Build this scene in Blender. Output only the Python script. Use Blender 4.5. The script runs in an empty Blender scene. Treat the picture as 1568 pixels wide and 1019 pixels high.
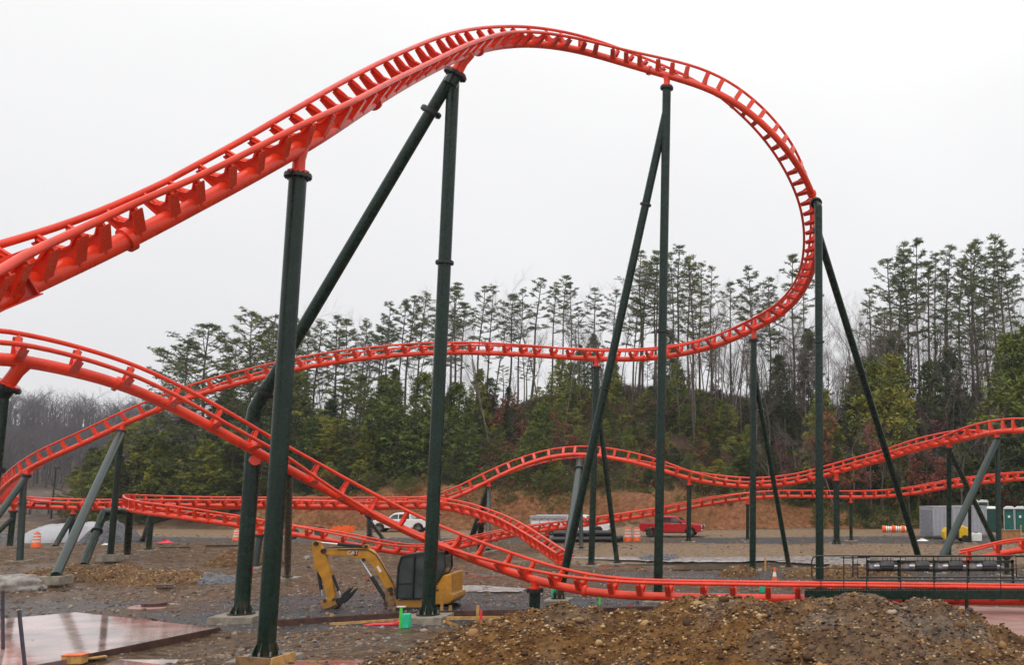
import bpy, math, random
import numpy as np
from mathutils import Vector, Matrix, noise as mnoise
R = math.radians
random.seed(7); rng = np.random.default_rng(7)
S = bpy.context.scene; COL = S.collection
# ------------------------------------------------------------------ camera
F, CX, CY, HC = 1554.0, 1215.0, 509.5, 6.3
TH = math.atan(0.1354); CT, ST = math.cos(TH), math.sin(TH)
cd = bpy.data.cameras.new('camera'); cam = bpy.data.objects.new('camera', cd); COL.objects.link(cam)
cd.sensor_width = 36; cd.lens = F / 1568 * 36; cd.shift_x = -(CX - 784) / 1568
cd.clip_start = .3; cd.clip_end = 6000
cam.location = (0, 0, HC); cam.rotation_euler = (R(90) + TH, 0, 0)
S.camera = cam
S.render.resolution_x = 1024; S.render.resolution_y = 666
S.view_settings.view_transform = 'Standard'; S.view_settings.look = 'None'
S.view_settings.exposure = 0.0; S.view_settings.gamma = 1
# ------------------------------------------------------------------ world and sun (overcast)
SUN_EL, SUN_AZ = 50, 200
W = bpy.data.worlds.new('World'); S.world = W; W.use_nodes = True
nt = W.node_tree; N = nt.nodes; L = nt.links
for n in list(N): N.remove(n)
out = N.new('ShaderNodeOutputWorld'); bg = N.new('ShaderNodeBackground'); bg.inputs[1].default_value = 1.0
sky = N.new('ShaderNodeTexSky'); sky.sky_type = 'NISHITA'; sky.sun_disc = False
sky.sun_elevation = R(SUN_EL); sky.sun_rotation = R(SUN_AZ); sky.dust_density = 5
skm = N.new('ShaderNodeMixRGB'); skm.blend_type = 'MULTIPLY'; skm.inputs[0].default_value = 1; skm.inputs[2].default_value = (.05, .05, .05, 1)
L.new(sky.outputs[0], skm.inputs[1])
tc = N.new('ShaderNodeTexCoord'); sep = N.new('ShaderNodeSeparateXYZ'); L.new(tc.outputs['Generated'], sep.inputs[0])
rmp = N.new('ShaderNodeValToRGB'); L.new(sep.outputs[2], rmp.inputs[0])
rmp.color_ramp.elements[0].position = 0.0; rmp.color_ramp.elements[0].color = (.87, .87, .90, 1)
rmp.color_ramp.elements[1].position = 0.35; rmp.color_ramp.elements[1].color = (.985, .985, .99, 1)
e = rmp.color_ramp.elements.new(.62); e.color = (1.25, 1.255, 1.27, 1); e = rmp.color_ramp.elements.new(1.0); e.color = (1.6, 1.6, 1.63, 1)
nz = N.new('ShaderNodeTexNoise'); nz.inputs['Scale'].default_value = 1.6; nz.inputs['Detail'].default_value = 3
L.new(tc.outputs['Generated'], nz.inputs[0])
mr = N.new('ShaderNodeMapRange'); mr.inputs[1].default_value = .3; mr.inputs[2].default_value = .7; mr.inputs[3].default_value = .94; mr.inputs[4].default_value = 1.05
L.new(nz.outputs[0], mr.inputs[0])
cl = N.new('ShaderNodeMixRGB'); cl.blend_type = 'MULTIPLY'; cl.inputs[0].default_value = 1
L.new(rmp.outputs[0], cl.inputs[1]); L.new(mr.outputs[0], cl.inputs[2])
ov = N.new('ShaderNodeMixRGB'); ov.inputs[0].default_value = .96
L.new(skm.outputs[0], ov.inputs[1]); L.new(cl.outputs[0], ov.inputs[2])
L.new(ov.outputs[0], bg.inputs[0]); L.new(bg.outputs[0], out.inputs[0])
sd = bpy.data.lights.new('sun', 'SUN'); sd.energy = .9; sd.angle = R(40); sd.color = (1, .97, .93)
sun = bpy.data.objects.new('sun', sd); COL.objects.link(sun)
sun.rotation_euler = (R(90 - SUN_EL), 0, R(180 - SUN_AZ + 0))
# ------------------------------------------------------------------ pixel <-> world
def at(px, py, Y):
    b = (CY - py) / F
    dz = Y * (b * CT + ST) / (CT - b * ST)
    d = Y * CT + dz * ST
    return Vector(((px - CX) / F * d, Y, HC + dz))
def proj(p):
    d = p[1] * CT + (p[2] - HC) * ST; u = (p[2] - HC) * CT - p[1] * ST
    return CX + F * p[0] / d, CY - F * u / d
def rise(X, Y):                  # the ground rises towards the photographer, except at the poured slab
    f = np.clip((np.asarray(X, float) + 20.5) / 4.0, 0, 1); f = f * f * (3 - 2 * f)
    return np.interp(Y, [-30, 10, 20, 28, 43, 60], [2.2, 2.1, 1.65, 1.12, 0.0, 0.0]) * f
def G(px, py, dz=0.0):
    b = (CY - py) / F; k = (b * CT + ST) / (CT - b * ST)
    lo, hi = 3.0, 1500.0
    for _ in range(60):
        m = (lo + hi) / 2
        if HC + m * k > float(rise((px - CX) / F * (m * CT + m * k * ST), m)) + dz: lo = m
        else: hi = m
    Y = (lo + hi) / 2
    return at(px, py, Y)
# ------------------------------------------------------------------ terrain height
def sm(x, a, b):
    t = np.clip((x - a) / (b - a), 0, 1); return t * t * (3 - 2 * t)
def vnoise(x, y, s, seed=0):
    # cheap smooth value noise (numpy)
    x = np.asarray(x, float) / s + seed * 17.3; y = np.asarray(y, float) / s + seed * 9.7
    xi = np.floor(x); yi = np.floor(y); fx = x - xi; fy = y - yi
    fx = fx * fx * (3 - 2 * fx); fy = fy * fy * (3 - 2 * fy)
    def h(a, b):
        v = np.sin(a * 127.1 + b * 311.7) * 43758.5453
        return v - np.floor(v)
    return (h(xi, yi) * (1 - fx) + h(xi + 1, yi) * fx) * (1 - fy) + (h(xi, yi + 1) * (1 - fx) + h(xi + 1, yi + 1) * fx) * fy
CRX = [-400, -118, -98, -84, -66, -54, -42, -28, -12, 0, 16, 40, 70, 400]
CRZ = [0, 0, 1.5, 5.5, 9.5, 12.5, 16.5, 19.5, 17.5, 15.5, 16, 18.5, 21, 25]
FTX = [-400, -130, -100, -70, -55, -10, 20, 60, 400]
FTY = [400, 190, 128, 112, 108, 108, 112, 112, 112]
BKX = [-70, -58, -45, -12, 0, 12, 60]
BKZ = [.6, 2.6, 4.2, 4.0, 2.6, 1.2, .8]
PUD = [(-15.5, 2.5, 67.0, 71.5), (3, 17, 70.5, 73.5), (-27, -17, 61, 64), (-13, -4.5, 60.5, 63), (-47, -40, 46.5, 48)]
def terrain(x, y):
    x = np.asarray(x, float); y = np.asarray(y, float)
    base = rise(x, y)
    nearm = sm(y, 26, 34)
    base = base + (vnoise(x, y, 5, 1) - .5) * .22 * nearm * (1 - sm(y, 95, 110)) + (vnoise(x, y, 1.3, 2) - .5) * .10 * (1 - sm(y, 95, 110)) + (vnoise(x, y, .5, 5) - .5) * .05 * (1 - sm(y, 60, 80))
    base = base + (vnoise(x / 7, y, .55, 14) - .5) * .10 * sm(y, 38, 42) * (1 - sm(y, 62, 67)) + (vnoise(x / 3, y, 1.1, 15) - .5) * .10 * sm(y, 30, 42) * (1 - sm(y, 80, 90))
    for a0, a1, b0, b1 in PUD:
        q = np.sqrt(((x - (a0 + a1) / 2) / ((a1 - a0) / 2)) ** 2 + ((y - (b0 + b1) / 2) / ((b1 - b0) / 2)) ** 2) + (vnoise(x, y, 1.6, 12) - .5) * .5
        base = base - .19 * (1 - sm(q, .7, 1.05))
    ft = np.interp(x, FTX, FTY) + (vnoise(x, y * 0, 9, 3) - .5) * 4
    cz = np.interp(x, CRX, CRZ); bk = np.interp(x, BKX, BKZ) * (1 + .35 * (vnoise(x, y, 4, 4) - .5))
    t = y - ft
    bk = np.minimum(bk, np.maximum(cz, 0))
    h = bk * sm(t, 0, 5.5) + (cz - bk) * sm(t, 4, 62) + (vnoise(x, y, 11, 6) - .5) * 1.6 * sm(t, 8, 20) + (vnoise(x, y, 1.4, 8) - .5) * .5 * sm(t, 0, 3)
    h = h - 0.10 * np.maximum(t - 70, 0) * sm(t, 70, 120) * (cz > 1)
    h = np.maximum(h, -6)
    far = 25.5 * sm(y, 330, 480) * sm(-x, 60, 200) * (.85 + .3 * vnoise(x, y, 70, 51))
    return base + h + far
def T(x, y): return float(terrain(x, y))
# ------------------------------------------------------------------ node materials
def mat(name, col, rough=.6, metal=0, var=0, scale=4, bump=0, bscale=40, coat=0, col2=None, mixs=None, spec=.5, trans=0, rnd=0):
    m = bpy.data.materials.new(name); m.use_nodes = True
    n = m.node_tree.nodes; l = m.node_tree.links; b = n['Principled BSDF']
    b.inputs['Base Color'].default_value = (*col, 1); b.inputs['Roughness'].default_value = rough; b.inputs['Metallic'].default_value = metal
    b.inputs['Specular IOR Level'].default_value = spec
    if coat: b.inputs['Coat Weight'].default_value = coat; b.inputs['Coat Roughness'].default_value = .12
    if trans: b.inputs['Transmission Weight'].default_value = trans
    tcn = n.new('ShaderNodeTexCoord')
    if var or col2:
        nn = n.new('ShaderNodeTexNoise'); nn.inputs['Scale'].default_value = scale; nn.inputs['Detail'].default_value = 6
        l.new(tcn.outputs['Object'], nn.inputs[0])
        cr = n.new('ShaderNodeValToRGB'); cr.color_ramp.elements[0].position = .38; cr.color_ramp.elements[1].position = .62
        c2 = col2 if col2 else tuple(min(1, c * (1 + var)) for c in col); c1 = col if col2 else tuple(c * (1 - var) for c in col)
        cr.color_ramp.elements[0].color = (*c1, 1); cr.color_ramp.elements[1].color = (*c2, 1)
        l.new(nn.outputs[0], cr.inputs[0]); src = cr.outputs[0]
        if rnd:
            oi = n.new('ShaderNodeObjectInfo'); hs = n.new('ShaderNodeHueSaturation')
            a = n.new('ShaderNodeMapRange'); a.inputs[3].default_value = 1 - rnd; a.inputs[4].default_value = 1 + rnd
            l.new(oi.outputs['Random'], a.inputs[0]); l.new(a.outputs[0], hs.inputs['Value'])
            a2 = n.new('ShaderNodeMapRange'); a2.inputs[3].default_value = .5 + .05 * rnd * 2; a2.inputs[4].default_value = .5 - .05 * rnd * 2
            l.new(oi.outputs['Random'], a2.inputs[0]); l.new(a2.outputs[0], hs.inputs['Hue'])
            l.new(src, hs.inputs['Color']); src = hs.outputs[0]
        l.new(src, b.inputs['Base Color'])
    if bump:
        n2 = n.new('ShaderNodeTexNoise'); n2.inputs['Scale'].default_value = bscale; n2.inputs['Detail'].default_value = 5
        l.new(tcn.outputs['Object'], n2.inputs[0]); bp = n.new('ShaderNodeBump'); bp.inputs['Strength'].default_value = bump; bp.inputs['Distance'].default_value = .03
        l.new(n2.outputs[0], bp.inputs['Height']); l.new(bp.outputs[0], b.inputs['Normal'])
    return m
M = {}
M['red'] = mat('track_red_paint', (.76, .046, .012), .30, var=.12, scale=1.2, coat=.22, bump=.03, bscale=15, spec=.32)
M['green'] = mat('support_green_paint', (.0045, .0195, .0120), .30, var=.18, scale=1.5, coat=.06, bump=.03, bscale=12, spec=.32)
def mud(m, top=1.1):
    n = m.node_tree.nodes; l = m.node_tree.links; b = n['Principled BSDF']; src = b.inputs['Base Color'].links[0].from_socket
    g = n.new('ShaderNodeTexCoord'); sp = n.new('ShaderNodeSeparateXYZ'); l.new(g.outputs['Object'], sp.inputs[0]); q = n.new('ShaderNodeTexNoise'); q.inputs['Scale'].default_value = 2.6; q.inputs['Detail'].default_value = 8; l.new(g.outputs['Object'], q.inputs[0])
    a = n.new('ShaderNodeMath'); a.operation = 'MULTIPLY_ADD'; l.new(q.outputs[0], a.inputs[0]); a.inputs[1].default_value = -3.2; l.new(sp.outputs[2], a.inputs[2])
    mr_ = n.new('ShaderNodeMapRange'); mr_.inputs[1].default_value = top - 2.0; mr_.inputs[2].default_value = top - 1.2; mr_.inputs[3].default_value = .5; mr_.inputs[4].default_value = 0; l.new(a.outputs[0], mr_.inputs[0])
    mx = n.new('ShaderNodeMixRGB'); l.new(mr_.outputs[0], mx.inputs[0]); l.new(src, mx.inputs[1]); mx.inputs[2].default_value = (.10, .065, .04, 1); l.new(mx.outputs[0], b.inputs['Base Color'])
mud(M['green'], .35)
def streak(m, amt=.45):      # dull, streaky patches in the gloss
    n = m.node_tree.nodes; l = m.node_tree.links; b = n['Principled BSDF']; g = n.new('ShaderNodeTexCoord'); q = n.new('ShaderNodeTexNoise'); q.inputs['Scale'].default_value = 3.5; q.inputs['Detail'].default_value = 8; q.inputs['Roughness'].default_value = .7; l.new(g.outputs['Object'], q.inputs[0])
    mr_ = n.new('ShaderNodeMapRange'); mr_.inputs[1].default_value = .35; mr_.inputs[2].default_value = .65; mr_.inputs[3].default_value = .18; mr_.inputs[4].default_value = amt; l.new(q.outputs[0], mr_.inputs[0]); l.new(mr_.outputs[0], b.inputs['Roughness'])
streak(M['red']); streak(M['green'], .38)
M['greengrey'] = mat('support_weathered_green', (.009, .026, .019), .33, var=.2, scale=2, coat=.1)
M['blacksteel'] = mat('black_steel', (.008, .011, .010), .4, var=.2, scale=5)
M['bolt'] = mat('zinc_bolt', (.35, .36, .36), .4, .8)
M['concrete'] = mat('footing_concrete', (.26, .22, .17), .85, var=.25, scale=3, bump=.4, bscale=20)
M['rustform'] = mat('rusty_form_board', (.075, .030, .020), .65, var=.35, scale=3, bump=.2)
M['timber'] = mat('yellow_pine_timber', (.50, .27, .08), .65, var=.25, scale=4, bump=.2, bscale=30)
M['timberdark'] = mat('wet_plank', (.22, .12, .05), .6, var=.3, scale=4)
M['yellow'] = mat('machine_yellow_paint', (.52, .225, .010), .42, var=.18, scale=2.5, coat=.1)
M['yellowbright'] = mat('yellow_plastic', (.75, .48, .02), .4, var=.08)
streak(M['yellow'], .65); mud(M['yellow'], .6)
M['rubber'] = mat('black_rubber', (.012, .012, .012), .65, var=.2, scale=10, bump=.2)
M['rubberblue'] = mat('shiny_black_tyre', (.014, .014, .017), .33, var=.2, scale=10)
M['glass'] = mat('tinted_glass', (.035, .05, .05), .08, spec=.8, var=.3, scale=1.5)
M['glasslight'] = mat('cab_glass', (.09, .13, .12), .08, spec=.8, var=.5, scale=1.3)
M['chrome'] = mat('chrome', (.7, .7, .7), .2, .9)
M['dirtmetal'] = mat('muddy_steel', (.05, .03, .02), .6, .3, var=.4, scale=6)
M['white'] = mat('white_paint', (.78, .78, .78), .35, var=.04, coat=.2)
M['truckred'] = mat('truck_red_paint', (.50, .008, .014), .28, var=.06, coat=.5)
M['silver'] = mat('brushed_aluminium', (.50, .50, .52), .35, .6, var=.15, scale=6)
M['orange'] = mat('safety_orange', (.90, .13, .012), .5, var=.1)
M['stripe'] = mat('white_reflective_band', (.80, .78, .74), .5, var=.08)
M['trailergrey'] = mat('trailer_grey_sheet', (.36, .36, .39), .5, var=.07, scale=3)
M['trailerdark'] = mat('trailer_door_grey', (.20, .21, .24), .5, var=.1, scale=4)
M['teal'] = mat('toilet_green_plastic', (.005, .105, .085), .45, var=.12)
M['tealdark'] = mat('toilet_dark_green', (.002, .045, .038), .5, var=.1)
M['whiteplastic'] = mat('white_translucent_roof', (.74, .74, .72), .5, var=.06)
M['plywood'] = mat('plywood_brown', (.36, .16, .06), .7, var=.2, scale=3)
M['limegreen'] = mat('lime_green_plastic', (.09, .62, .06), .5, var=.1)
M['mint'] = mat('sea_green_plastic', (.02, .55, .28), .5, var=.1)
M['pinkred'] = mat('pink_red_tape', (.85, .03, .06), .5, var=.1)
M['slate'] = mat('brown_stained_slab', (.36, .24, .21), .07, var=.42, scale=.55, spec=1.0, bump=.10, bscale=1.8)
M['roofred'] = mat('faded_red_roof', (.40, .09, .09), .7, var=.15, scale=2)
M['barnwood'] = mat('grey_barn_wood', (.16, .14, .12), .8, var=.3, scale=2)
M['pale'] = mat('pale_gravel', (.36, .36, .375), .8, var=.10, scale=.8, bump=.4)
M['greygravel'] = mat('dark_grey_gravel', (.12, .12, .13), .8, var=.3, scale=6, bump=.8, bscale=10)
M['bark'] = mat('pine_bark', (.085, .065, .052), .9, var=.3, scale=3, rnd=.2)
M['barklight'] = mat('grey_bark', (.15, .125, .105), .9, var=.3, scale=3, rnd=.35)
M['twig'] = mat('bare_twigs', (.115, .088, .078), .9, var=.25, scale=1, rnd=.35)
M['farwood'] = mat('far_bare_wood', (.10, .085, .095), .9, var=.25, scale=.1)
M['needle'] = mat('pine_needles', (.045, .070, .022), .75, col2=(.135, .165, .040), scale=.45, rnd=.3)
M['cedar'] = mat('cedar_foliage', (.045, .078, .012), .75, col2=(.215, .235, .020), scale=.55, rnd=.4)
M['darkleaf'] = mat('dark_evergreen', (.022, .040, .012), .75, col2=(.075, .095, .020), scale=.5, rnd=.3)
M['rustleaf'] = mat('rust_dead_leaves', (.13, .045, .02), .8, col2=(.24, .085, .03), scale=.8, rnd=.4)
M['purpleleaf'] = mat('dull_purple_leaves', (.085, .035, .030), .8, col2=(.14, .06, .045), scale=.8, rnd=.3)
M['brush'] = mat('dry_undergrowth', (.075, .048, .030), .9, col2=(.15, .085, .045), scale=.25)
M['brushgreen'] = mat('green_undergrowth', (.045, .060, .015), .85, col2=(.11, .12, .022), scale=.25)
M['straw'] = mat('dry_straw_grass', (.30, .16, .06), .9, col2=(.42, .27, .12), scale=.3)
def rockmat(name, cols, sc=1.2):
    m = bpy.data.materials.new(name); m.use_nodes = True; n = m.node_tree.nodes; l = m.node_tree.links; b = n['Principled BSDF']
    at_ = n.new('ShaderNodeAttribute'); at_.attribute_name = 'tone'; cr = n.new('ShaderNodeValToRGB')
    cr.color_ramp.elements[0].color = (*cols[0], 1); cr.color_ramp.elements[1].color = (*cols[-1], 1)
    for i, c in enumerate(cols[1:-1]): e = cr.color_ramp.elements.new((i + 1) / (len(cols) - 1)); e.color = (*c, 1)
    l.new(at_.outputs['Fac'], cr.inputs[0]); l.new(cr.outputs[0], b.inputs['Base Color']); b.inputs['Roughness'].default_value = .6; b.inputs['Specular IOR Level'].default_value = .28
    tcn = n.new('ShaderNodeTexCoord'); n2 = n.new('ShaderNodeTexNoise'); n2.inputs['Scale'].default_value = 25; n2.inputs['Detail'].default_value = 4
    l.new(tcn.outputs['Object'], n2.inputs[0]); bp = n.new('ShaderNodeBump'); bp.inputs['Strength'].default_value = .5; bp.inputs['Distance'].default_value = .02
    l.new(n2.outputs[0], bp.inputs['Height']); l.new(bp.outputs[0], b.inputs['Normal'])
    return m
M['rocks'] = rockmat('loose_rock', [(.045, .038, .038), (.10, .065, .045), (.16, .095, .052), (.21, .115, .048), (.26, .18, .12), (.46, .38, .29)])
M['greyrocks'] = rockmat('grey_crushed_stone', [(.07, .07, .08), (.13, .13, .14), (.20, .19, .19), (.22, .17, .13), (.32, .31, .30)])
M['ochrerocks'] = rockmat('ochre_stone', [(.045, .018, .005), (.10, .043, .012), (.18, .084, .026), (.27, .138, .045), (.39, .24, .10), (.55, .42, .22)])
M['clods'] = rockmat('dirt_clod', [(.04, .022, .014), (.10, .058, .035), (.16, .095, .055), (.25, .16, .10), (.33, .27, .21)])
def groundmat():
    m = bpy.data.materials.new('site_dirt_and_gravel'); m.use_nodes = True; n = m.node_tree.nodes; l = m.node_tree.links; b = n['Principled BSDF']
    tcn = n.new('ShaderNodeTexCoord')
    def nz(s, d=8, ro=.6):
        q = n.new('ShaderNodeTexNoise'); q.inputs['Scale'].default_value = s; q.inputs['Detail'].default_value = d; q.inputs['Roughness'].default_value = ro
        l.new(tcn.outputs['Object'], q.inputs[0]); return q
    def ramp(src, stops):
        cr = n.new('ShaderNodeValToRGB'); e = cr.color_ramp.elements
        e[0].position, e[0].color = stops[0][0], (*stops[0][1], 1); e[1].position, e[1].color = stops[-1][0], (*stops[-1][1], 1)
        for p, c in stops[1:-1]: q = e.new(p); q.color = (*c, 1)
        l.new(src, cr.inputs[0]); return cr.outputs[0]
    def mix(f, a, c):
        q = n.new('ShaderNodeMixRGB'); l.new(f, q.inputs[0]); l.new(a, q.inputs[1]); l.new(c, q.inputs[2]); return q.outputs[0]
    def attr(a):
        q = n.new('ShaderNodeAttribute'); q.attribute_name = a; return q.outputs['Fac']
    def perturb(f, nn, amt):
        a = n.new('ShaderNodeMath'); a.operation = 'SUBTRACT'; l.new(nn, a.inputs[0]); a.inputs[1].default_value = .5
        c = n.new('ShaderNodeMath'); c.operation = 'MULTIPLY_ADD'; l.new(a.outputs[0], c.inputs[0]); c.inputs[1].default_value = amt; l.new(f, c.inputs[2])
        r = n.new('ShaderNodeMapRange'); r.inputs[1].default_value = .35; r.inputs[2].default_value = .65; l.new(c.outputs[0], r.inputs[0]); return r.outputs[0]
    big = nz(.35, 6); med = nz(2.2, 8, .65); fine = nz(9, 6, .7); vf = nz(30, 3, .6)
    dirt = ramp(med.outputs[0], [(.30, (.032, .016, .007)), (.44, (.095, .051, .021)), (.56, (.175, .100, .043)), (.70, (.31, .20, .105))])
    gravel = ramp(fine.outputs[0], [(.32, (.022, .021, .022)), (.5, (.075, .072, .073)), (.68, (.22, .21, .20))])
    bankc = ramp(med.outputs[0], [(.3, (.10, .035, .016)), (.5, (.24, .088, .032)), (.7, (.38, .17, .07))])
    tan = ramp(med.outputs[0], [(.3, (.16, .10, .06)), (.5, (.27, .18, .105)), (.7, (.38, .27, .165))])
    litter = ramp(fine.outputs[0], [(.3, (.035, .022, .015)), (.5, (.085, .05, .03)), (.7, (.16, .085, .045))])
    c = mix(perturb(attr('gravel'), big.outputs[0], .9), dirt, gravel)
    c = mix(perturb(attr('tan'), big.outputs[0], .7), c, tan)
    c = mix(perturb(attr('bank'), med.outputs[0], .5), c, bankc)
    c = mix(perturb(attr('wood'), med.outputs[0], .8), c, litter)
    l.new(c, b.inputs['Base Color']); b.inputs['Specular IOR Level'].default_value = .30
    wet = perturb(attr('wet'), big.outputs[0], 1.6)
    rr = n.new('ShaderNodeMapRange'); rr.inputs[3].default_value = .75; rr.inputs[4].default_value = .22; l.new(wet, rr.inputs[0]); l.new(rr.outputs[0], b.inputs['Roughness'])
    ad = n.new('ShaderNodeMath'); ad.operation = 'MULTIPLY_ADD'; l.new(vf.outputs[0], ad.inputs[0]); ad.inputs[1].default_value = .35; l.new(fine.outputs[0], ad.inputs[2])
    bp = n.new('ShaderNodeBump'); bp.inputs['Strength'].default_value = 1; bp.inputs['Distance'].default_value = .16
    l.new(ad.outputs[0], bp.inputs['Height']); l.new(bp.outputs[0], b.inputs['Normal'])
    return m
def moundmat():
    m = bpy.data.materials.new('clay_and_rock_spoil'); m.use_nodes = True; n = m.node_tree.nodes; l = m.node_tree.links; b = n['Principled BSDF']
    tcn = n.new('ShaderNodeTexCoord')
    q = n.new('ShaderNodeTexNoise'); q.inputs['Scale'].default_value = 3; q.inputs['Detail'].default_value = 10; q.inputs['Roughness'].default_value = .72; l.new(tcn.outputs['Object'], q.inputs[0])
    cr = n.new('ShaderNodeValToRGB'); e = cr.color_ramp.elements
    e[0].position = .3; e[0].color = (.032, .011, .003, 1); e[1].position = .74; e[1].color = (.36, .19, .05, 1)
    for p, cc in ((.45, (.110, .048, .013, 1)), (.58, (.20, .100, .030, 1))): x = e.new(p); x.color = cc
    l.new(q.outputs[0], cr.inputs[0])
    cg = n.new('ShaderNodeValToRGB'); e = cg.color_ramp.elements; e[0].position = .3; e[0].color = (.035, .024, .018, 1); e[1].position = .72; e[1].color = (.25, .18, .125, 1); l.new(q.outputs[0], cg.inputs[0])
    a = n.new('ShaderNodeAttribute'); a.attribute_name = 'gravel'; mx = n.new('ShaderNodeMixRGB')
    l.new(a.outputs['Fac'], mx.inputs[0]); l.new(cr.outputs[0], mx.inputs[1]); l.new(cg.outputs[0], mx.inputs[2]); l.new(mx.outputs[0], b.inputs['Base Color'])
    b.inputs['Roughness'].default_value = .75; b.inputs['Specular IOR Level'].default_value = .18
    v = n.new('ShaderNodeTexVoronoi'); v.inputs['Scale'].default_value = 9; l.new(tcn.outputs['Object'], v.inputs[0])
    ad = n.new('ShaderNodeMath'); ad.operation = 'ADD'; l.new(v.outputs[0], ad.inputs[0]); l.new(q.outputs[0], ad.inputs[1])
    bp = n.new('ShaderNodeBump'); bp.inputs['Strength'].default_value = .8; bp.inputs['Distance'].default_value = .09; l.new(ad.outputs[0], bp.inputs['Height']); l.new(bp.outputs[0], b.inputs['Normal'])
    return m
M['ground'] = groundmat(); M['mound'] = moundmat()
def watermat():
    m = bpy.data.materials.new('still_muddy_water'); m.use_nodes = True; n = m.node_tree.nodes; l = m.node_tree.links; b = n['Principled BSDF']
    b.inputs['Base Color'].default_value = (.16, .12, .09, 1); b.inputs['Roughness'].default_value = .04; b.inputs['Specular IOR Level'].default_value = .9
    tcn = n.new('ShaderNodeTexCoord'); q = n.new('ShaderNodeTexNoise'); q.inputs['Scale'].default_value = 1.5; l.new(tcn.outputs['Object'], q.inputs[0])
    bp = n.new('ShaderNodeBump'); bp.inputs['Strength'].default_value = .05; bp.inputs['Distance'].default_value = .02; l.new(q.outputs[0], bp.inputs['Height']); l.new(bp.outputs[0], b.inputs['Normal'])
    return m
M['water'] = watermat()
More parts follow.
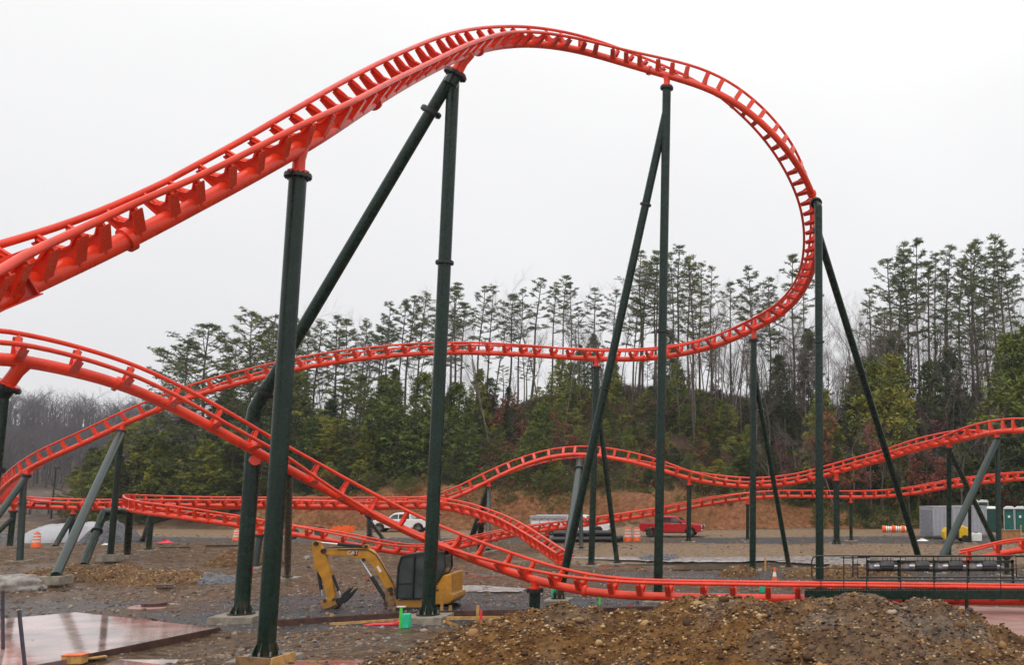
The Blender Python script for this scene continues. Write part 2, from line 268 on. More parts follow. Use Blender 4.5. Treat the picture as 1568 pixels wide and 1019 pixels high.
# ------------------------------------------------------------------ object helpers
def tag(o, label=None, cat=None, group=None, kind=None):
    if label: o['label'] = label
    if cat: o['category'] = cat
    if group: o['group'] = group
    if kind: o['kind'] = kind
    return o
OFF = {}
def thing(name, label, cat, loc=(0, 0, 0), rz=0, group=None, local=False):
    o = bpy.data.objects.new(name, None); o.empty_display_size = .3; COL.objects.link(o); o.location = loc; o.rotation_euler = (0, 0, rz)
    OFF[o] = Vector((0, 0, 0)) if local else Vector(loc)
    return tag(o, label, cat, group)
class MB:
    def __init__(s): s.v = []; s.f = []
    def add(s, vs, fs):
        b = len(s.v); s.v += [tuple(v) for v in vs]; s.f += [tuple(i + b for i in f) for f in fs]; return s
    def box(s, c, sz, rot=None, taper=1):
        x, y, z = sz[0] / 2, sz[1] / 2, sz[2] / 2; vs = []
        for k in (-1, 1):
            t = taper if k == 1 else 1
            for i, j in ((-1, -1), (1, -1), (1, 1), (-1, 1)):
                v = Vector((i * x * t, j * y * t, k * z))
                if rot: v = rot @ v
                vs.append(Vector(c) + v)
        return s.add(vs, [(0, 3, 2, 1), (4, 5, 6, 7), (0, 1, 5, 4), (1, 2, 6, 5), (2, 3, 7, 6), (3, 0, 4, 7)])
    def bar(s, a, b, w, h, up=(0, 0, 1)):
        a = Vector(a); b = Vector(b); t = (b - a); ln = t.length; t.normalize(); u = Vector(up); r = t.cross(u)
        if r.length < 1e-4: r = t.cross(Vector((1, 0, 0)))
        r.normalize(); u = r.cross(t); m = Matrix((t, -r, u)).transposed()
        return s.box((a + b) / 2, (ln, w, h), m)
    def tube(s, pts, r, n=14, caps=True, closed=False):
        pts = [Vector(p) for p in pts]; k = len(pts); rs = r if hasattr(r, '__len__') else [r] * k
        tg = []
        for i in range(k):
            a = pts[max(0, i - 1)]; b = pts[min(k - 1, i + 1)]; tg.append((b - a).normalized())
        u = tg[0].cross(Vector((0, 0, 1)))
        if u.length < 1e-3: u = Vector((1, 0, 0))
        u.normalize(); vs = []
        for i in range(k):
            u = u - tg[i] * u.dot(tg[i]); u.normalize(); w = tg[i].cross(u)
            for j in range(n):
                a = 2 * math.pi * j / n; vs.append(pts[i] + (u * math.cos(a) + w * math.sin(a)) * rs[i])
        fs = []
        for i in range(k - 1):
            for j in range(n):
                j2 = (j + 1) % n; fs.append((i * n + j, i * n + j2, (i + 1) * n + j2, (i + 1) * n + j))
        if caps: fs.append(tuple(range(n))[::-1]); fs.append(tuple((k - 1) * n + j for j in range(n)))
        return s.add(vs, fs)
    def cyl(s, a, b, r, n=20, r2=None): return s.tube([a, b], [r, r if r2 is None else r2], n)
    def prism(s, poly, th, o=(0, 0, 0), ax=None):
        # poly in (x,z); extruded along y by +-th/2
        o = Vector(o); n = len(poly); vs = []
        for sgn in (-1, 1):
            for x, z in poly:
                v = Vector((x, sgn * th / 2, z)); v = ax @ v if ax else v; vs.append(o + v)
        fs = [tuple(range(n)), tuple(range(2 * n - 1, n - 1, -1))] + [(i, n + i, n + (i + 1) % n, (i + 1) % n) for i in range(n)]
        return s.add(vs, fs)
    def lathe(s, prof, c=(0, 0, 0), n=24, ax=None):
        c = Vector(c); vs = []; k = len(prof)
        for r, z in prof:
            for j in range(n):
                a = 2 * math.pi * j / n; v = Vector((r * math.cos(a), r * math.sin(a), z)); v = ax @ v if ax else v; vs.append(c + v)
        fs = [(i * n + j, i * n + (j + 1) % n, (i + 1) * n + (j + 1) % n, (i + 1) * n + j) for i in range(k - 1) for j in range(n)]
        fs.append(tuple(range(n))[::-1]); fs.append(tuple((k - 1) * n + j for j in range(n)))
        return s.add(vs, fs)
    def build(s, name, m, parent=None, smooth=35, bevel=0, off=None):
        me = bpy.data.meshes.new(name); o_ = off if off is not None else (OFF.get(parent, Vector((0, 0, 0))) if parent else Vector((0, 0, 0)))
        me.from_pydata([(v[0] - o_.x, v[1] - o_.y, v[2] - o_.z) for v in s.v], [], s.f)
        me.materials.append(M[m] if isinstance(m, str) else m)
        if smooth:
            me.polygons.foreach_set('use_smooth', [True] * len(me.polygons)); me.set_sharp_from_angle(angle=R(smooth))
        me.update(); o = bpy.data.objects.new(name, me); COL.objects.link(o)
        if off is not None and not parent: o.location = off
        if parent: o.parent = parent; OFF[o] = o_
        if bevel:
            b = o.modifiers.new('bevel', 'BEVEL'); b.width = bevel; b.segments = 2; b.limit_method = 'ANGLE'; b.angle_limit = R(40)
        return o
def npmesh(name, V, Fc, m, parent=None, attrs=None, smooth=False):
    me = bpy.data.meshes.new(name); V = np.asarray(V, np.float32); Fc = np.asarray(Fc, np.int32); k = Fc.shape[1]
    me.vertices.add(len(V)); me.vertices.foreach_set('co', V.ravel()); me.loops.add(Fc.size); me.loops.foreach_set('vertex_index', Fc.ravel())
    me.polygons.add(len(Fc)); me.polygons.foreach_set('loop_start', np.arange(0, Fc.size, k, dtype=np.int32))
    try: me.polygons.foreach_set('loop_total', np.full(len(Fc), k, np.int32))
    except Exception: pass
    if smooth: me.polygons.foreach_set('use_smooth', np.ones(len(Fc), bool))
    for mm in (m if isinstance(m, (list, tuple)) else [m]): me.materials.append(M[mm] if isinstance(mm, str) else mm)
    for a, d in (attrs or {}).items():
        at_ = me.attributes.new(a, 'FLOAT', 'POINT'); at_.data.foreach_set('value', np.asarray(d, np.float32))
    me.update(calc_edges=True)
    o = bpy.data.objects.new(name, me); COL.objects.link(o)
    if parent: o.parent = parent
    return o
#@@TERRAIN
# ------------------------------------------------------------------ ground
xs = np.concatenate([np.linspace(-700, -95, 70), np.arange(-94, 40, .55), np.linspace(41, 420, 50)])
ys = np.concatenate([np.arange(-30, 18, 3), np.arange(18, 50, .3), np.arange(50, 75, .5), np.arange(75, 124, .8), np.arange(124, 200, 2.5), np.linspace(204, 1500, 60)])
XX, YY = np.meshgrid(xs, ys); ZZ = terrain(XX, YY)
nx, ny = len(xs), len(ys); idx = np.arange(nx * ny).reshape(ny, nx)
Fq = np.stack([idx[:-1, :-1], idx[:-1, 1:], idx[1:, 1:], idx[1:, :-1]], -1).reshape(-1, 4)
ft = np.interp(XX, FTX, FTY); t = YY - ft
pyv = CY - F * ((ZZ - HC) * CT - YY * ST) / (YY * CT + (ZZ - HC) * ST); pxv = CX + F * XX / (YY * CT + (ZZ - HC) * ST)
gr = .16 + .80 * sm(YY, 40, 43) * (1 - sm(YY, 51, 56)) * sm(XX, -32, -22) * (1 - sm(XX, 2, 8))
gr = np.maximum(gr, .60 * sm(YY, 38, 42) * (1 - sm(YY, 50, 53)) * (1 - sm(XX, -32, -24)))
gr = np.maximum(gr, .75 * sm(YY, 88, 92) * (1 - sm(YY, 100, 104)))
gr = np.maximum(gr, .62 * sm(YY, 56, 58) * (1 - sm(YY, 63, 66)) * sm(XX, -14, -10))
tn = .8 * sm(YY, 66, 72) * (1 - sm(YY, 86, 92)) * sm(XX, -26, -14) + .9 * sm(t, -14, -9) * (1 - sm(t, -2, 1)) * sm(XX, -75, -65)
bkm = sm(t, -1, 1) * (1 - sm(t, 9, 15)) * sm(XX, -62, -54) * (1 - sm(XX, 14, 30) * .6)
wd = sm(t, 5, 11) + sm(t, -1, 2) * (1 - sm(XX, -66, -56))
wt = .62 + .25 * sm(YY, 38, 42) * (1 - sm(YY, 60, 66)) - .3 * sm(YY, 66, 72)
g = npmesh('ground', np.stack([XX, YY, ZZ], -1).reshape(-1, 3), Fq, 'ground', attrs=dict(gravel=gr.ravel(), tan=np.clip(tn, 0, 1).ravel(), bank=np.clip(bkm, 0, 1).ravel(), wood=np.clip(wd, 0, 1).ravel(), wet=np.clip(wt, 0, 1).ravel()), smooth=True)
g['kind'] = 'structure'
# ------------------------------------------------------------------ rocks
ico_v = None
def ico():
    p = (1 + 5 ** .5) / 2
    v = np.array([(-1, p, 0), (1, p, 0), (-1, -p, 0), (1, -p, 0), (0, -1, p), (0, 1, p), (0, -1, -p), (0, 1, -p), (p, 0, -1), (p, 0, 1), (-p, 0, -1), (-p, 0, 1)], float); v /= np.linalg.norm(v[0])
    f = np.array([(0, 11, 5), (0, 5, 1), (0, 1, 7), (0, 7, 10), (0, 10, 11), (1, 5, 9), (5, 11, 4), (11, 10, 2), (10, 7, 6), (7, 1, 8), (3, 9, 4), (3, 4, 2), (3, 2, 6), (3, 6, 8), (3, 8, 9), (4, 9, 5), (2, 4, 11), (6, 2, 10), (8, 6, 7), (9, 8, 1)])
    return v, f
IV, IF = ico()
def rocks(name, P, sizes, m, tone):
    n = len(P); V = IV[None] * (1 + rng.uniform(-.28, .28, (n, 12, 1)))
    sc = np.stack([rng.uniform(.7, 1.35, n), rng.uniform(.6, 1.1, n), rng.uniform(.35, .8, n)], -1)
    V = V * sc[:, None] * sizes[:, None, None]
    a = rng.uniform(0, 6.28, n); b = rng.normal(0, .35, n)
    x, y, z = V[..., 0], V[..., 1], V[..., 2]
    y, z = y * np.cos(b)[:, None] - z * np.sin(b)[:, None], y * np.sin(b)[:, None] + z * np.cos(b)[:, None]
    x, y = x * np.cos(a)[:, None] - y * np.sin(a)[:, None], x * np.sin(a)[:, None] + y * np.cos(a)[:, None]
    V = np.stack([x, y, z], -1) + P[:, None]
    Fc = (IF[None] + (np.arange(n) * 12)[:, None, None]).reshape(-1, 3)
    return npmesh(name, V.reshape(-1, 3), Fc, m, attrs=dict(tone=np.repeat(tone, 12)))
n = 26000
Yr = 24 + 66 * rng.random(n) ** 1.3; pxr = rng.uniform(-60, 1640, n); Xr = (pxr - CX) / F * Yr
keep = vnoise(Xr, Yr, 3, 21) > .28; Xr, Yr = Xr[keep], Yr[keep]
o = rocks('scattered_stones', np.stack([Xr, Yr, terrain(Xr, Yr)], -1), .018 + .085 * rng.random(len(Xr)) ** 5, 'greyrocks', rng.random(len(Xr)))
tag(o, 'small grey and tan stones scattered over the muddy site', 'stones', kind='stuff')
n = 30000; Yr = 23 + 78 * rng.random(n) ** 1.2; pxr = rng.uniform(-60, 1640, n); Xr = (pxr - CX) / F * Yr; keep = vnoise(Xr, Yr, 2.5, 23) > .35; Xr, Yr = Xr[keep], Yr[keep]
o = rocks('dirt_clods', np.stack([Xr, Yr, terrain(Xr, Yr)], -1), .025 + .11 * rng.random(len(Xr)) ** 4, 'clods', rng.random(len(Xr))); tag(o, 'brown clods and dirty stones strewn over the whole site', 'clods', kind='stuff')
#@@MOUND
# ------------------------------------------------------------------ spoil heap in the foreground
MPX = [380, 480, 560, 640, 720, 780, 830, 900, 955, 1000, 1070, 1110, 1150, 1200, 1245, 1290, 1330, 1380, 1440, 1485, 1530, 1575, 1620, 1700, 1760]
MPY = [1120, 1065, 1019, 985, 958, 936, 928, 929, 941, 929, 917, 911, 914, 925, 917, 911, 909, 914, 922, 939, 962, 986, 1010, 1060, 1100]
def mound():
    YC = 19.0
    cr = [at(a, b, YC) for a, b in zip(MPX, MPY)]
    cx = np.array([p.x for p in cr]); cz = np.array([p.z for p in cr])
    xs = np.arange(cx[0], cx[-1], .06); vs = np.concatenate([np.arange(-6.5, -.0, .06), np.arange(0, 5, .12)])
    X, V = np.meshgrid(xs, vs); c = np.interp(X, cx, cz)
    base = terrain(X, YC + V) - .35
    hh = np.maximum(c - base, 0)
    wf = 1.2 + hh * 2.1; wb = 1.0 + hh * 1.25
    s = np.where(V < 0, -V / wf, V / wb); prof = np.clip(1 - s, 0, 1); prof = 1 - (1 - prof) ** 1.35 if False else np.sqrt(np.clip(1 - np.clip(s, 0, 1) ** 1.5, 0, 1)) * (1 - .35 * np.clip(s, 0, 1))
    Z = base + hh * prof
    k = np.clip(hh * prof / .4, 0, 1)
    Z += k * ((vnoise(X, V, 1.6, 31) - .5) * .34 * np.clip(s * 3, .2, 1) + (vnoise(X, V, .55, 32) - .5) * .22 + (vnoise(X, V, .2, 33) - .5) * .13 + (vnoise(X, V, .09, 34) - .5) * .075)
    nx, ny = len(xs), len(vs); idx = np.arange(nx * ny).reshape(ny, nx)
    Fq = np.stack([idx[:-1, :-1], idx[:-1, 1:], idx[1:, 1:], idx[1:, :-1]], -1).reshape(-1, 4)
    gvl = sm(X, -.6, .9) * (1 - sm(X, 2.2, 3.4) * .6) * .55 + .55 * sm(vnoise(X, V, .9, 35), .6, .8) + .4 * (1 - sm(X, -6.6, -5.8))
    o = npmesh('dirt_mound', np.stack([X, YC + V, Z], -1).reshape(-1, 3), Fq, 'mound', attrs=dict(gravel=np.clip(gvl, 0, 1).ravel()), smooth=True)
    o['kind'] = 'structure'
    # stones on it
    ok = np.argwhere((hh * prof > .2) & (V < 1.2)); pick = ok[rng.integers(0, len(ok), 62000)]
    P = np.stack([X[pick[:, 0], pick[:, 1]], YC + V[pick[:, 0], pick[:, 1]], Z[pick[:, 0], pick[:, 1]]], -1)
    P[:, :2] += rng.normal(0, .02, (len(P), 2))
    gs = gvl[pick[:, 0], pick[:, 1]]; sz = .007 + .036 * rng.random(len(P)) ** 3.2
    big = rng.random(len(P)) < .0022; sz[big] = rng.uniform(.06, .13, big.sum())
    tone = np.clip(rng.random(len(P)) ** 1.9 - .05 * (gs > .5), 0, 1)
    oc = rng.random(len(P)) > gs * .62 + .05
    r = rocks('ochre_stones', P[oc], sz[oc], 'ochrerocks', tone[oc]); tag(r, 'ochre and rust brown stones mixed through the dirt heap', 'stones', kind='stuff'); oc = ~oc
    r = rocks('mound_stones', P[oc], sz[oc], 'rocks', tone[oc]); tag(r, 'broken tan and grey stones embedded in the brown dirt heap', 'stones', kind='stuff')
    return cr
mound()
#@@TRACKS
# ------------------------------------------------------------------ coaster track
TR = dict(H=.62, g=.52, rs=.18, rr=.072)
def tie_mesh(H, g, rs, rr, name='cross_tie'):
    b = MB()
    poly = [(-rs * 1.02, -rs * .25), (-rs * 1.3, rs * .6), (-g * .78, H * .50), (-g * .86, H * .62), (-g - rr * .6, H * .80), (-g - rr * .2, H - rr * .6), (-g + rr * 1.0, H - rr * .2), (-g * .60, H * .80), (-g * .38, H * .62),
            (0, H * .54), (g * .38, H * .62), (g * .60, H * .80), (g - rr * 1.0, H - rr * .2), (g + rr * .2, H - rr * .6), (g + rr * .6, H * .80), (g * .86, H * .62), (g * .78, H * .50), (rs * 1.3, rs * .6), (rs * 1.02, -rs * .25)]
    b.prism(poly, .05)
    # flanged outer edges
    for s in (-1, 1):
        b.bar((s * rs * 1.1, 0, rs * .2), (s * g * .80, 0, H * .52), .23, .03, (0, 0, 1))
        b.bar((s * g * .80, 0, H * .52), (s * (g + rr * .3), 0, H * .80), .23, .03, (0, 0, 1))
        b.bar((s * g * .48, 0, H * .60), (s * (g - rr * .8), 0, H * .86), .15, .03, (0, 0, 1))
    b.bar((-g * .46, 0, H * .59), (0, 0, H * .50), .15, .025); b.bar((g * .46, 0, H * .59), (0, 0, H * .50), .15, .025)
    me = bpy.data.meshes.new(name); me.from_pydata(b.v, [], b.f); me.materials.append(M['red']); me.update(); return me, b
class Track:
    def __init__(s, label, st, k=1.0, spacing=1.15, group='red tubular coaster tracks', TRp=None, joints=True):
        T_ = TRp or TR; P = []; U = []; K = []
        for a in st:
            P.append(np.array(at(a[0], a[1], a[2]))); u = np.array(a[3] if len(a) > 3 and a[3] else (np.nan,) * 3, float); U.append(u); K.append(a[4] if len(a) > 4 else np.nan)
        P = np.array(P); U = np.array(U); K = np.array(K)
        d = np.concatenate([[0], np.cumsum(np.linalg.norm(np.diff(P, axis=0), axis=1))])
        for j in range(3): ok = ~np.isnan(U[:, j]); U[:, j] = np.interp(d, d[ok], U[ok, j])
        K[0] = k if np.isnan(K[0]) else K[0]; ok = ~np.isnan(K); K = np.interp(d, d[ok], K[ok])
        n = int(d[-1] / .25) + 1; q = np.linspace(0, d[-1], n)
        def cr(Q):      # Catmull-Rom with finite-difference tangents
            m = np.gradient(Q, d, axis=0); i = np.clip(np.searchsorted(d, q, side='right') - 1, 0, len(d) - 2); h = (d[i + 1] - d[i]); tt = (q - d[i]) / h; tt = tt[:, None]; h = h[:, None]
            return (2 * tt ** 3 - 3 * tt ** 2 + 1) * Q[i] + (tt ** 3 - 2 * tt ** 2 + tt) * h * m[i] + (-2 * tt ** 3 + 3 * tt ** 2) * Q[i + 1] + (tt ** 3 - tt ** 2) * h * m[i + 1]
        C = cr(P); Uq = np.stack([np.interp(q, d, U[:, j]) for j in range(3)], -1); Kq = np.interp(q, d, K)
        def smooth(A, w):
            ker = np.exp(-.5 * (np.arange(-w, w + 1) / (w / 2.2)) ** 2); ker /= ker.sum(); r = A.copy()
            for j in range(A.shape[1]):
                a = A[:, j]; lo = 2 * a[0] - a[w:0:-1]; hi = 2 * a[-1] - a[-2:-w - 2:-1]; r[:, j] = np.convolve(np.concatenate([lo, a, hi]), ker, 'valid')
            return r
        w = min(9, n // 3); C = smooth(C, w); Uq = smooth(Uq, min(16, n // 3))
        tg = np.gradient(C, axis=0); tg /= np.linalg.norm(tg, axis=1)[:, None]
        Uq -= tg * (Uq * tg).sum(1)[:, None]; Uq /= np.linalg.norm(Uq, axis=1)[:, None]; SD = np.cross(tg, Uq)
        s.C, s.U, s.S, s.K, s.T = C, Uq, SD, Kq, tg
        step = 2; ii = list(range(0, n, step)); ii = ii if ii[-1] == n - 1 else ii + [n - 1]
        base = Vector((C[n // 2][0], C[n // 2][1], 0)); s.root = thing('coaster_track', label, 'coaster track', base, group=group)
        MB().tube([C[i] for i in ii], [T_['rs'] * Kq[i] for i in ii], 18).build('spine', 'red', s.root)
        for sg in (-1, 1):
            MB().tube([C[i] + (Uq[i] * T_['H'] + SD[i] * sg * T_['g']) * Kq[i] for i in ii], [T_['rr'] * Kq[i] for i in ii], 12).build('rail', 'red', s.root)
        me, tb = tie_mesh(**T_)
        arc = np.concatenate([[0], np.cumsum(np.linalg.norm(np.diff(C, axis=0), axis=1))]); pos = []; a = .4
        while a < arc[-1] - .2: i = int(np.searchsorted(arc, a)); pos.append(i); a += (spacing(proj(C[min(i, n - 1)])[0], C[min(i, n - 1)][1]) if callable(spacing) else spacing)
        def fr(i): 
            c = C[i] - np.array(base); k_ = Kq[i]
            return Matrix(((SD[i][0] * k_, tg[i][0] * k_, Uq[i][0] * k_, c[0]), (SD[i][1] * k_, tg[i][1] * k_, Uq[i][1] * k_, c[1]), (SD[i][2] * k_, tg[i][2] * k_, Uq[i][2] * k_, c[2]), (0, 0, 0, 1)))
        def seen(i):
            px, _ = proj(C[i]); return np.linalg.norm(C[i] - np.array((0, 0, HC))) + (1000 if px < -10 or px > 1578 else 0)
        order = sorted(pos, key=seen); one = order[:95]; rest = order[95:]
        for i in one:
            o = bpy.data.objects.new('cross_tie', me); COL.objects.link(o); o.parent = s.root; o.matrix_basis = fr(i)
        if rest:
            b = MB()
            for i in rest: m = fr(i); b.add([m @ Vector(v) for v in tb.v], tb.f)
            o = b.build('cross_tie', 'red', s.root, smooth=0, off=Vector((0, 0, 0))); tag(o, kind='stuff')
        # bolted joint rings on the spine every ~11 m
        if joints:
            for i in range(30, n - 10, 46):
                c = Vector(C[i]); t_ = Vector(tg[i]); MB().cyl(c - t_ * .07, c + t_ * .07, T_['rs'] * 1.38 * Kq[i], 20).build('joint_flange', 'red', s.root)
    def near(s, px, py=None):
        best = 1e9; bi = 0
        for i in range(len(s.C)):
            x, y = proj(s.C[i]); dd = (x - px) ** 2 + ((y - py) ** 2 if py is not None else 0)
            if dd < best: best = dd; bi = i
        return Vector(s.C[bi]), Vector(s.U[bi]), Vector(s.T[bi]), s.K[bi]
Z = (0, 0, 1)
TA = Track('tall red track climbing from the left, arching over and looping back low behind', [
    (-190, 555, 18.5, (.0, .0, 1), 1.5), (-90, 505, 20.3), (0, 455, 22, (-.05, 0.02, 1), 1.48), (130, 399, 24, (.01, 0, 1), 1.33), (298, 315, 26, (.10, -.05, 1), 1.18), (463, 224, 29, (-.02, .01, 1), 1.26), (571, 155, 33.5, (.1, -.06, 1)), (640, 115, 37.5, (.24, -.2, 1)), (712, 82, 42, (.25, -.36, 1), 1.2),
    (770, 68, 45.5, (.15, -.65, .85)), (830, 67, 48, (.05, -.9, .68)), (895, 78, 49.6, (0, -.6, .85), 1.05), (960, 98, 49.8, (0, -.2, .97), 1.0), (1020, 115, 49.4, (0, .05, 1)), (1083, 134, 49.2, (.1, .5, .87)), (1134, 161, 49.3, (.15, .88, .5)), (1191, 212, 50.2, (.0, .95, .3)), (1228, 262, 51.5, (-.3, .92, .1)),
    (1245, 298, 52.8, (-.5, .85, -.1)), (1253, 350, 55, (-.8, .6, 0)), (1248, 402, 57.5, (-.9, .3, .2)), (1233, 441, 60, (-.8, .1, .5)), (1205, 475, 62.3, (-.6, -.05, .8)), (1156, 504, 64.5, (-.35, -.15, 1)), (1105, 527, 66.2, (-.2, -.3, 1)), (1000, 549, 68.2, (0, -.3, 1)), (912, 550, 69.4, (0, -.2, 1)),
    (798, 543, 70.5, (0, 0, 1)), (700, 540, 71, (0, .08, 1)), (640, 542, 71.2, (0, .1, 1)), (559, 549, 71.3, (0, .1, 1)), (451, 566, 71, (0, .15, 1)), (390, 581, 70.7), (319, 600, 70.3, (0, .3, 1)), (229, 633, 70, (0, .45, 1)), (194, 648, 70, (0, .5, 1)), (127, 680, 70.3, (0, .5, 1)), (64, 708, 71, (.1, .5, 1)), (26, 731, 72.5, (.3, .5, .9)), (6, 748, 75, (.4, .4, .9)), (-6, 764, 79, (.5, .2, .9))], spacing=lambda x, y: float(np.interp(y, [18, 26, 31, 38, 45, 50, 54, 58, 63], [.88, .93, 1.06, 1.12, 1.0, .82, .74, .84, 1.2])))
TL = Track('low red track running level at the back then rising over a hump to the right', [
    (-6, 764, 79.5, (.5, .2, .9)), (4, 771, 83, (.4, -.1, 1)), (40, 776, 86, (.1, -.3, 1)), (113, 779, 87.5, (0, -.25, 1)), (190, 779, 88, (0, -.2, 1)), (300, 778, 88, (0, 0, 1)), (450, 778, 88, Z), (560, 779, 88, (0, .1, 1)), (630, 777, 88, (0, .15, 1)), (668, 772, 88.5, (0, .3, 1)), (696, 763, 89, (0, .4, 1)), (753, 735, 90, (0, .8, 1)), (791, 717, 90.5, (0, 1.3, .7)),
    (839, 701, 91, (0, 1.6, .5)), (887, 696, 91, (0, 1.5, .5)), (920, 699, 91, (0, 1.1, .8)), (955, 705, 91, (0, .8, 1)), (993, 714, 91, (0, .5, 1)), (1025, 724, 91, (0, .25, 1)), (1057, 734, 91, (0, 0, 1)), (1102, 742, 91, (0, -.35, 1)), (1140, 746, 90.5, (0, -.4, 1)), (1178, 745, 89.5, (0, -.4, 1)), (1219, 740, 88.5, (0, -.4, 1)), (1270, 727, 87, (-.15, -.5, 1)),
    (1321, 713, 85, (-.3, -.55, 1)), (1362, 702, 82, (-.5, -.4, 1)), (1402, 689, 79, (-.6, -.3, 1)), (1457, 677, 75, (-.6, -.3, 1)), (1485, 671, 73, (.1, .05, 1)), (1513, 664, 71, (.9, .45, 1)), (1540, 660, 69.5, (1.2, .6, 1)), (1568, 660, 68, (0, .6, 1)), (1640, 664, 65, (0, .6, 1))])
TH_ = Track('low red hairpin track whose near side runs under the front track to the right', [
    (862, 866, 64, (.15, .1, 1)), (846, 855, 66.5, (.15, .1, 1)), (808, 829, 71.5, (.1, .05, 1)), (769, 806, 75.5), (731, 791, 78, (0, 0, 1)), (695, 781, 79.6, (0, -.15, 1)), (665, 777, 80.3, (0, -.3, 1)), (620, 777, 81, (0, -.4, 1)), (560, 777, 81.5, (0, -.35, 1)), (450, 776, 82, (0, -.2, 1)), (320, 775, 82, (0, -.2, 1)), (250, 774, 81.5, (.2, -.3, 1)), (215, 773, 80, (.4, -.2, 1)), (197, 773, 77.5, (.6, 0, 1)), (190, 775, 74.5, (.7, .1, 1)), (193, 779, 72, (.6, .3, 1)), (204, 783, 70, (.3, .5, 1)),
    (221, 786, 69, (.1, .5, 1)), (262, 791, 68, (0, .45, 1)), (313, 798, 67.3, (0, .4, 1)), (359, 804.5, 67, (0, .3, 1)), (445, 818, 66.5, (0, .1, 1)), (493, 826, 66.5, (0, 0, 1)), (539, 834, 66.7, (0, -.1, 1)), (558, 838.5, 67), (597, 846, 68, (.2, -.4, 1), .85), (641, 849, 70, (0, -.1, 1)), (680, 844, 72.5), (712, 837, 74.5, (0, .1, 1)), (769, 824, 78.5, (0, .1, 1)), (833, 813, 83, (0, .1, 1)), (888, 806, 86.5),
    (955, 796, 90, (0, .1, 1)), (993, 790, 91.5), (1025, 785, 92.5, (0, 0, 1)), (1057, 778, 93.3, (0, -.15, 1)), (1102, 770, 94, (0, -.15, 1)), (1147, 764, 94, (0, 0, 1)), (1178, 761.5, 94), (1219, 761, 93.5), (1303, 762, 92.5), (1347, 761.5, 91.5), (1398, 756.5, 90), (1449, 747, 88, (0, .1, 1)), (1500, 740, 86), (1568, 734, 83), (1640, 732, 80)])
TB = Track('red front track swooping down from the left and levelling out into the walkway', [
    (-210, 570, 33.5, (.3, -.3, 1), 1.4), (-100, 552, 35, (.3, -.3, 1)), (0, 547, 36.5, (.3, -.3, 1), 1.38), (51, 554, 37.2, (.3, -.3, 1), 1.3), (89, 564, 37.8), (153, 578, 38.7, (.3, -.3, 1), 1.2), (219, 602, 39.7), (255, 619, 40.3, (.35, -.35, 1), 1.12), (306, 645, 41.2), (383, 687, 42.7, (.45, -.45, 1), 1.04), (443, 720, 44.6, (.6, -.5, 1)), (505, 754, 46, (.6, -.75, 1)), (568, 787, 47, (.3, -.9, 1), 1.0), (649, 826, 47.4, (0, -.8, 1)), (693, 845, 47.3, (.05, -.7, 1)), (780, 877, 46.4, (.1, -.35, 1)), (831, 893, 45.8, (0, -.15, 1)), (882, 904.5, 45.3, Z, 1.0),
    (933, 911, 45), (984, 914, 44.8), (1060, 915.5, 44.6), (1150, 917, 44.5), (1228, 918, 44.5), (1400, 920, 44.5), (1568, 922, 44.5), (1680, 923, 44.5)], spacing=lambda x, y: float(np.interp(x, [0, 400, 700, 1000], [1.85, 1.6, 1.36, 1.36])))
TF = Track('short unfinished red track piece at the far right behind the railing', [
    (1473, 862, 62, (0, .25, 1)), (1494, 859, 62), (1515, 852, 62), (1536, 846, 62), (1567, 843, 62, (0, .2, 1)), (1630, 840, 62)], spacing=1.6, joints=False)
#@@SUPPORTS
# ------------------------------------------------------------------ supports
def ring(c, d, r, th=.06): 
    c = Vector(c); d = Vector(d).normalized(); b = MB().cyl(c - d * th, c + d * th, r, 24)
    if r > .3:
        u = d.cross(Vector((1, 0, 0)) if abs(d.x) < .9 else Vector((0, 1, 0))).normalized(); w = d.cross(u)
        for k in range(14): a = 2 * math.pi * k / 14; q = c + (u * math.cos(a) + w * math.sin(a)) * r * .86; b.cyl(q - d * (th + .045), q + d * (th + .045), .032, 6)
    return b
def footing(root, x, y, w=1.3, h=.45, gzv=None, m='concrete', up=.28):
    z = T(x, y) if gzv is None else gzv; MB().box((x, y, z + up - h / 2), (w, w, h), taper=.97).build('footing', m, root, bevel=.02); return z + up
def foot_details(root, x, y, z, r, bolts=True):
    MB().cyl((x, y, z + .003), (x, y, z + .05), r * 1.75, 24).build('base_plate', 'green', root)
    if bolts:
        n = 8; b = MB(); b.cyl((x, y, z + .05), (x, y, z + .053), r * 1.7, 24)
        for k in range(n):
            a = 2 * math.pi * k / n; bx, by = x + math.cos(a) * r * 1.48, y + math.sin(a) * r * 1.48
            MB().cyl((bx, by, z + .03), (bx, by, z + .17), .03, 8).build('anchor_bolt', 'bolt', root)
            d = Vector((math.cos(a), math.sin(a), 0)); c = Vector((x, y, z + .05)); p = Matrix((d, Vector((-d.y, d.x, 0)), Vector((0, 0, 1)))).transposed()
            b.prism([(r * .9, 0), (r * 1.6, 0), (r * .95, .38)], .025, c, p)
        b.build('gusset_plate', 'green', root)
def leg(root, top, base, r, name='column', m='green', rings=(), foot=True, bolts=False, fw=1.2, fup=.22, elbow=None):
    top = Vector(top); base = Vector(base)
    z = footing(root, base.x, base.y, fw, up=fup) if foot else T(base.x, base.y); base.z = z
    MB().tube([top, base], r, 22).build(name, m, root)
    d = (top - base)
    for f in rings: ring(base + d * f, d, r * 1.42, .05).build('pipe_flange', 'blacksteel' if m == 'green' else m, root)
    if foot: foot_details(root, base.x, base.y, z, r, bolts)
def bracket(track, pos, flange, r, k=1.0):
    d = (flange - pos); L_ = d.length; d.normalize(); rt = OFF[track.root]
    b = MB(); b.tube([pos, pos + d * L_ * .45, flange - d * .05], [r * 1.25, r * .9, r * .92], 18)
    b.cyl(flange - d * .10, flange - d * .02, r * 1.55, 24); b.build('support_bracket', 'red', track.root)
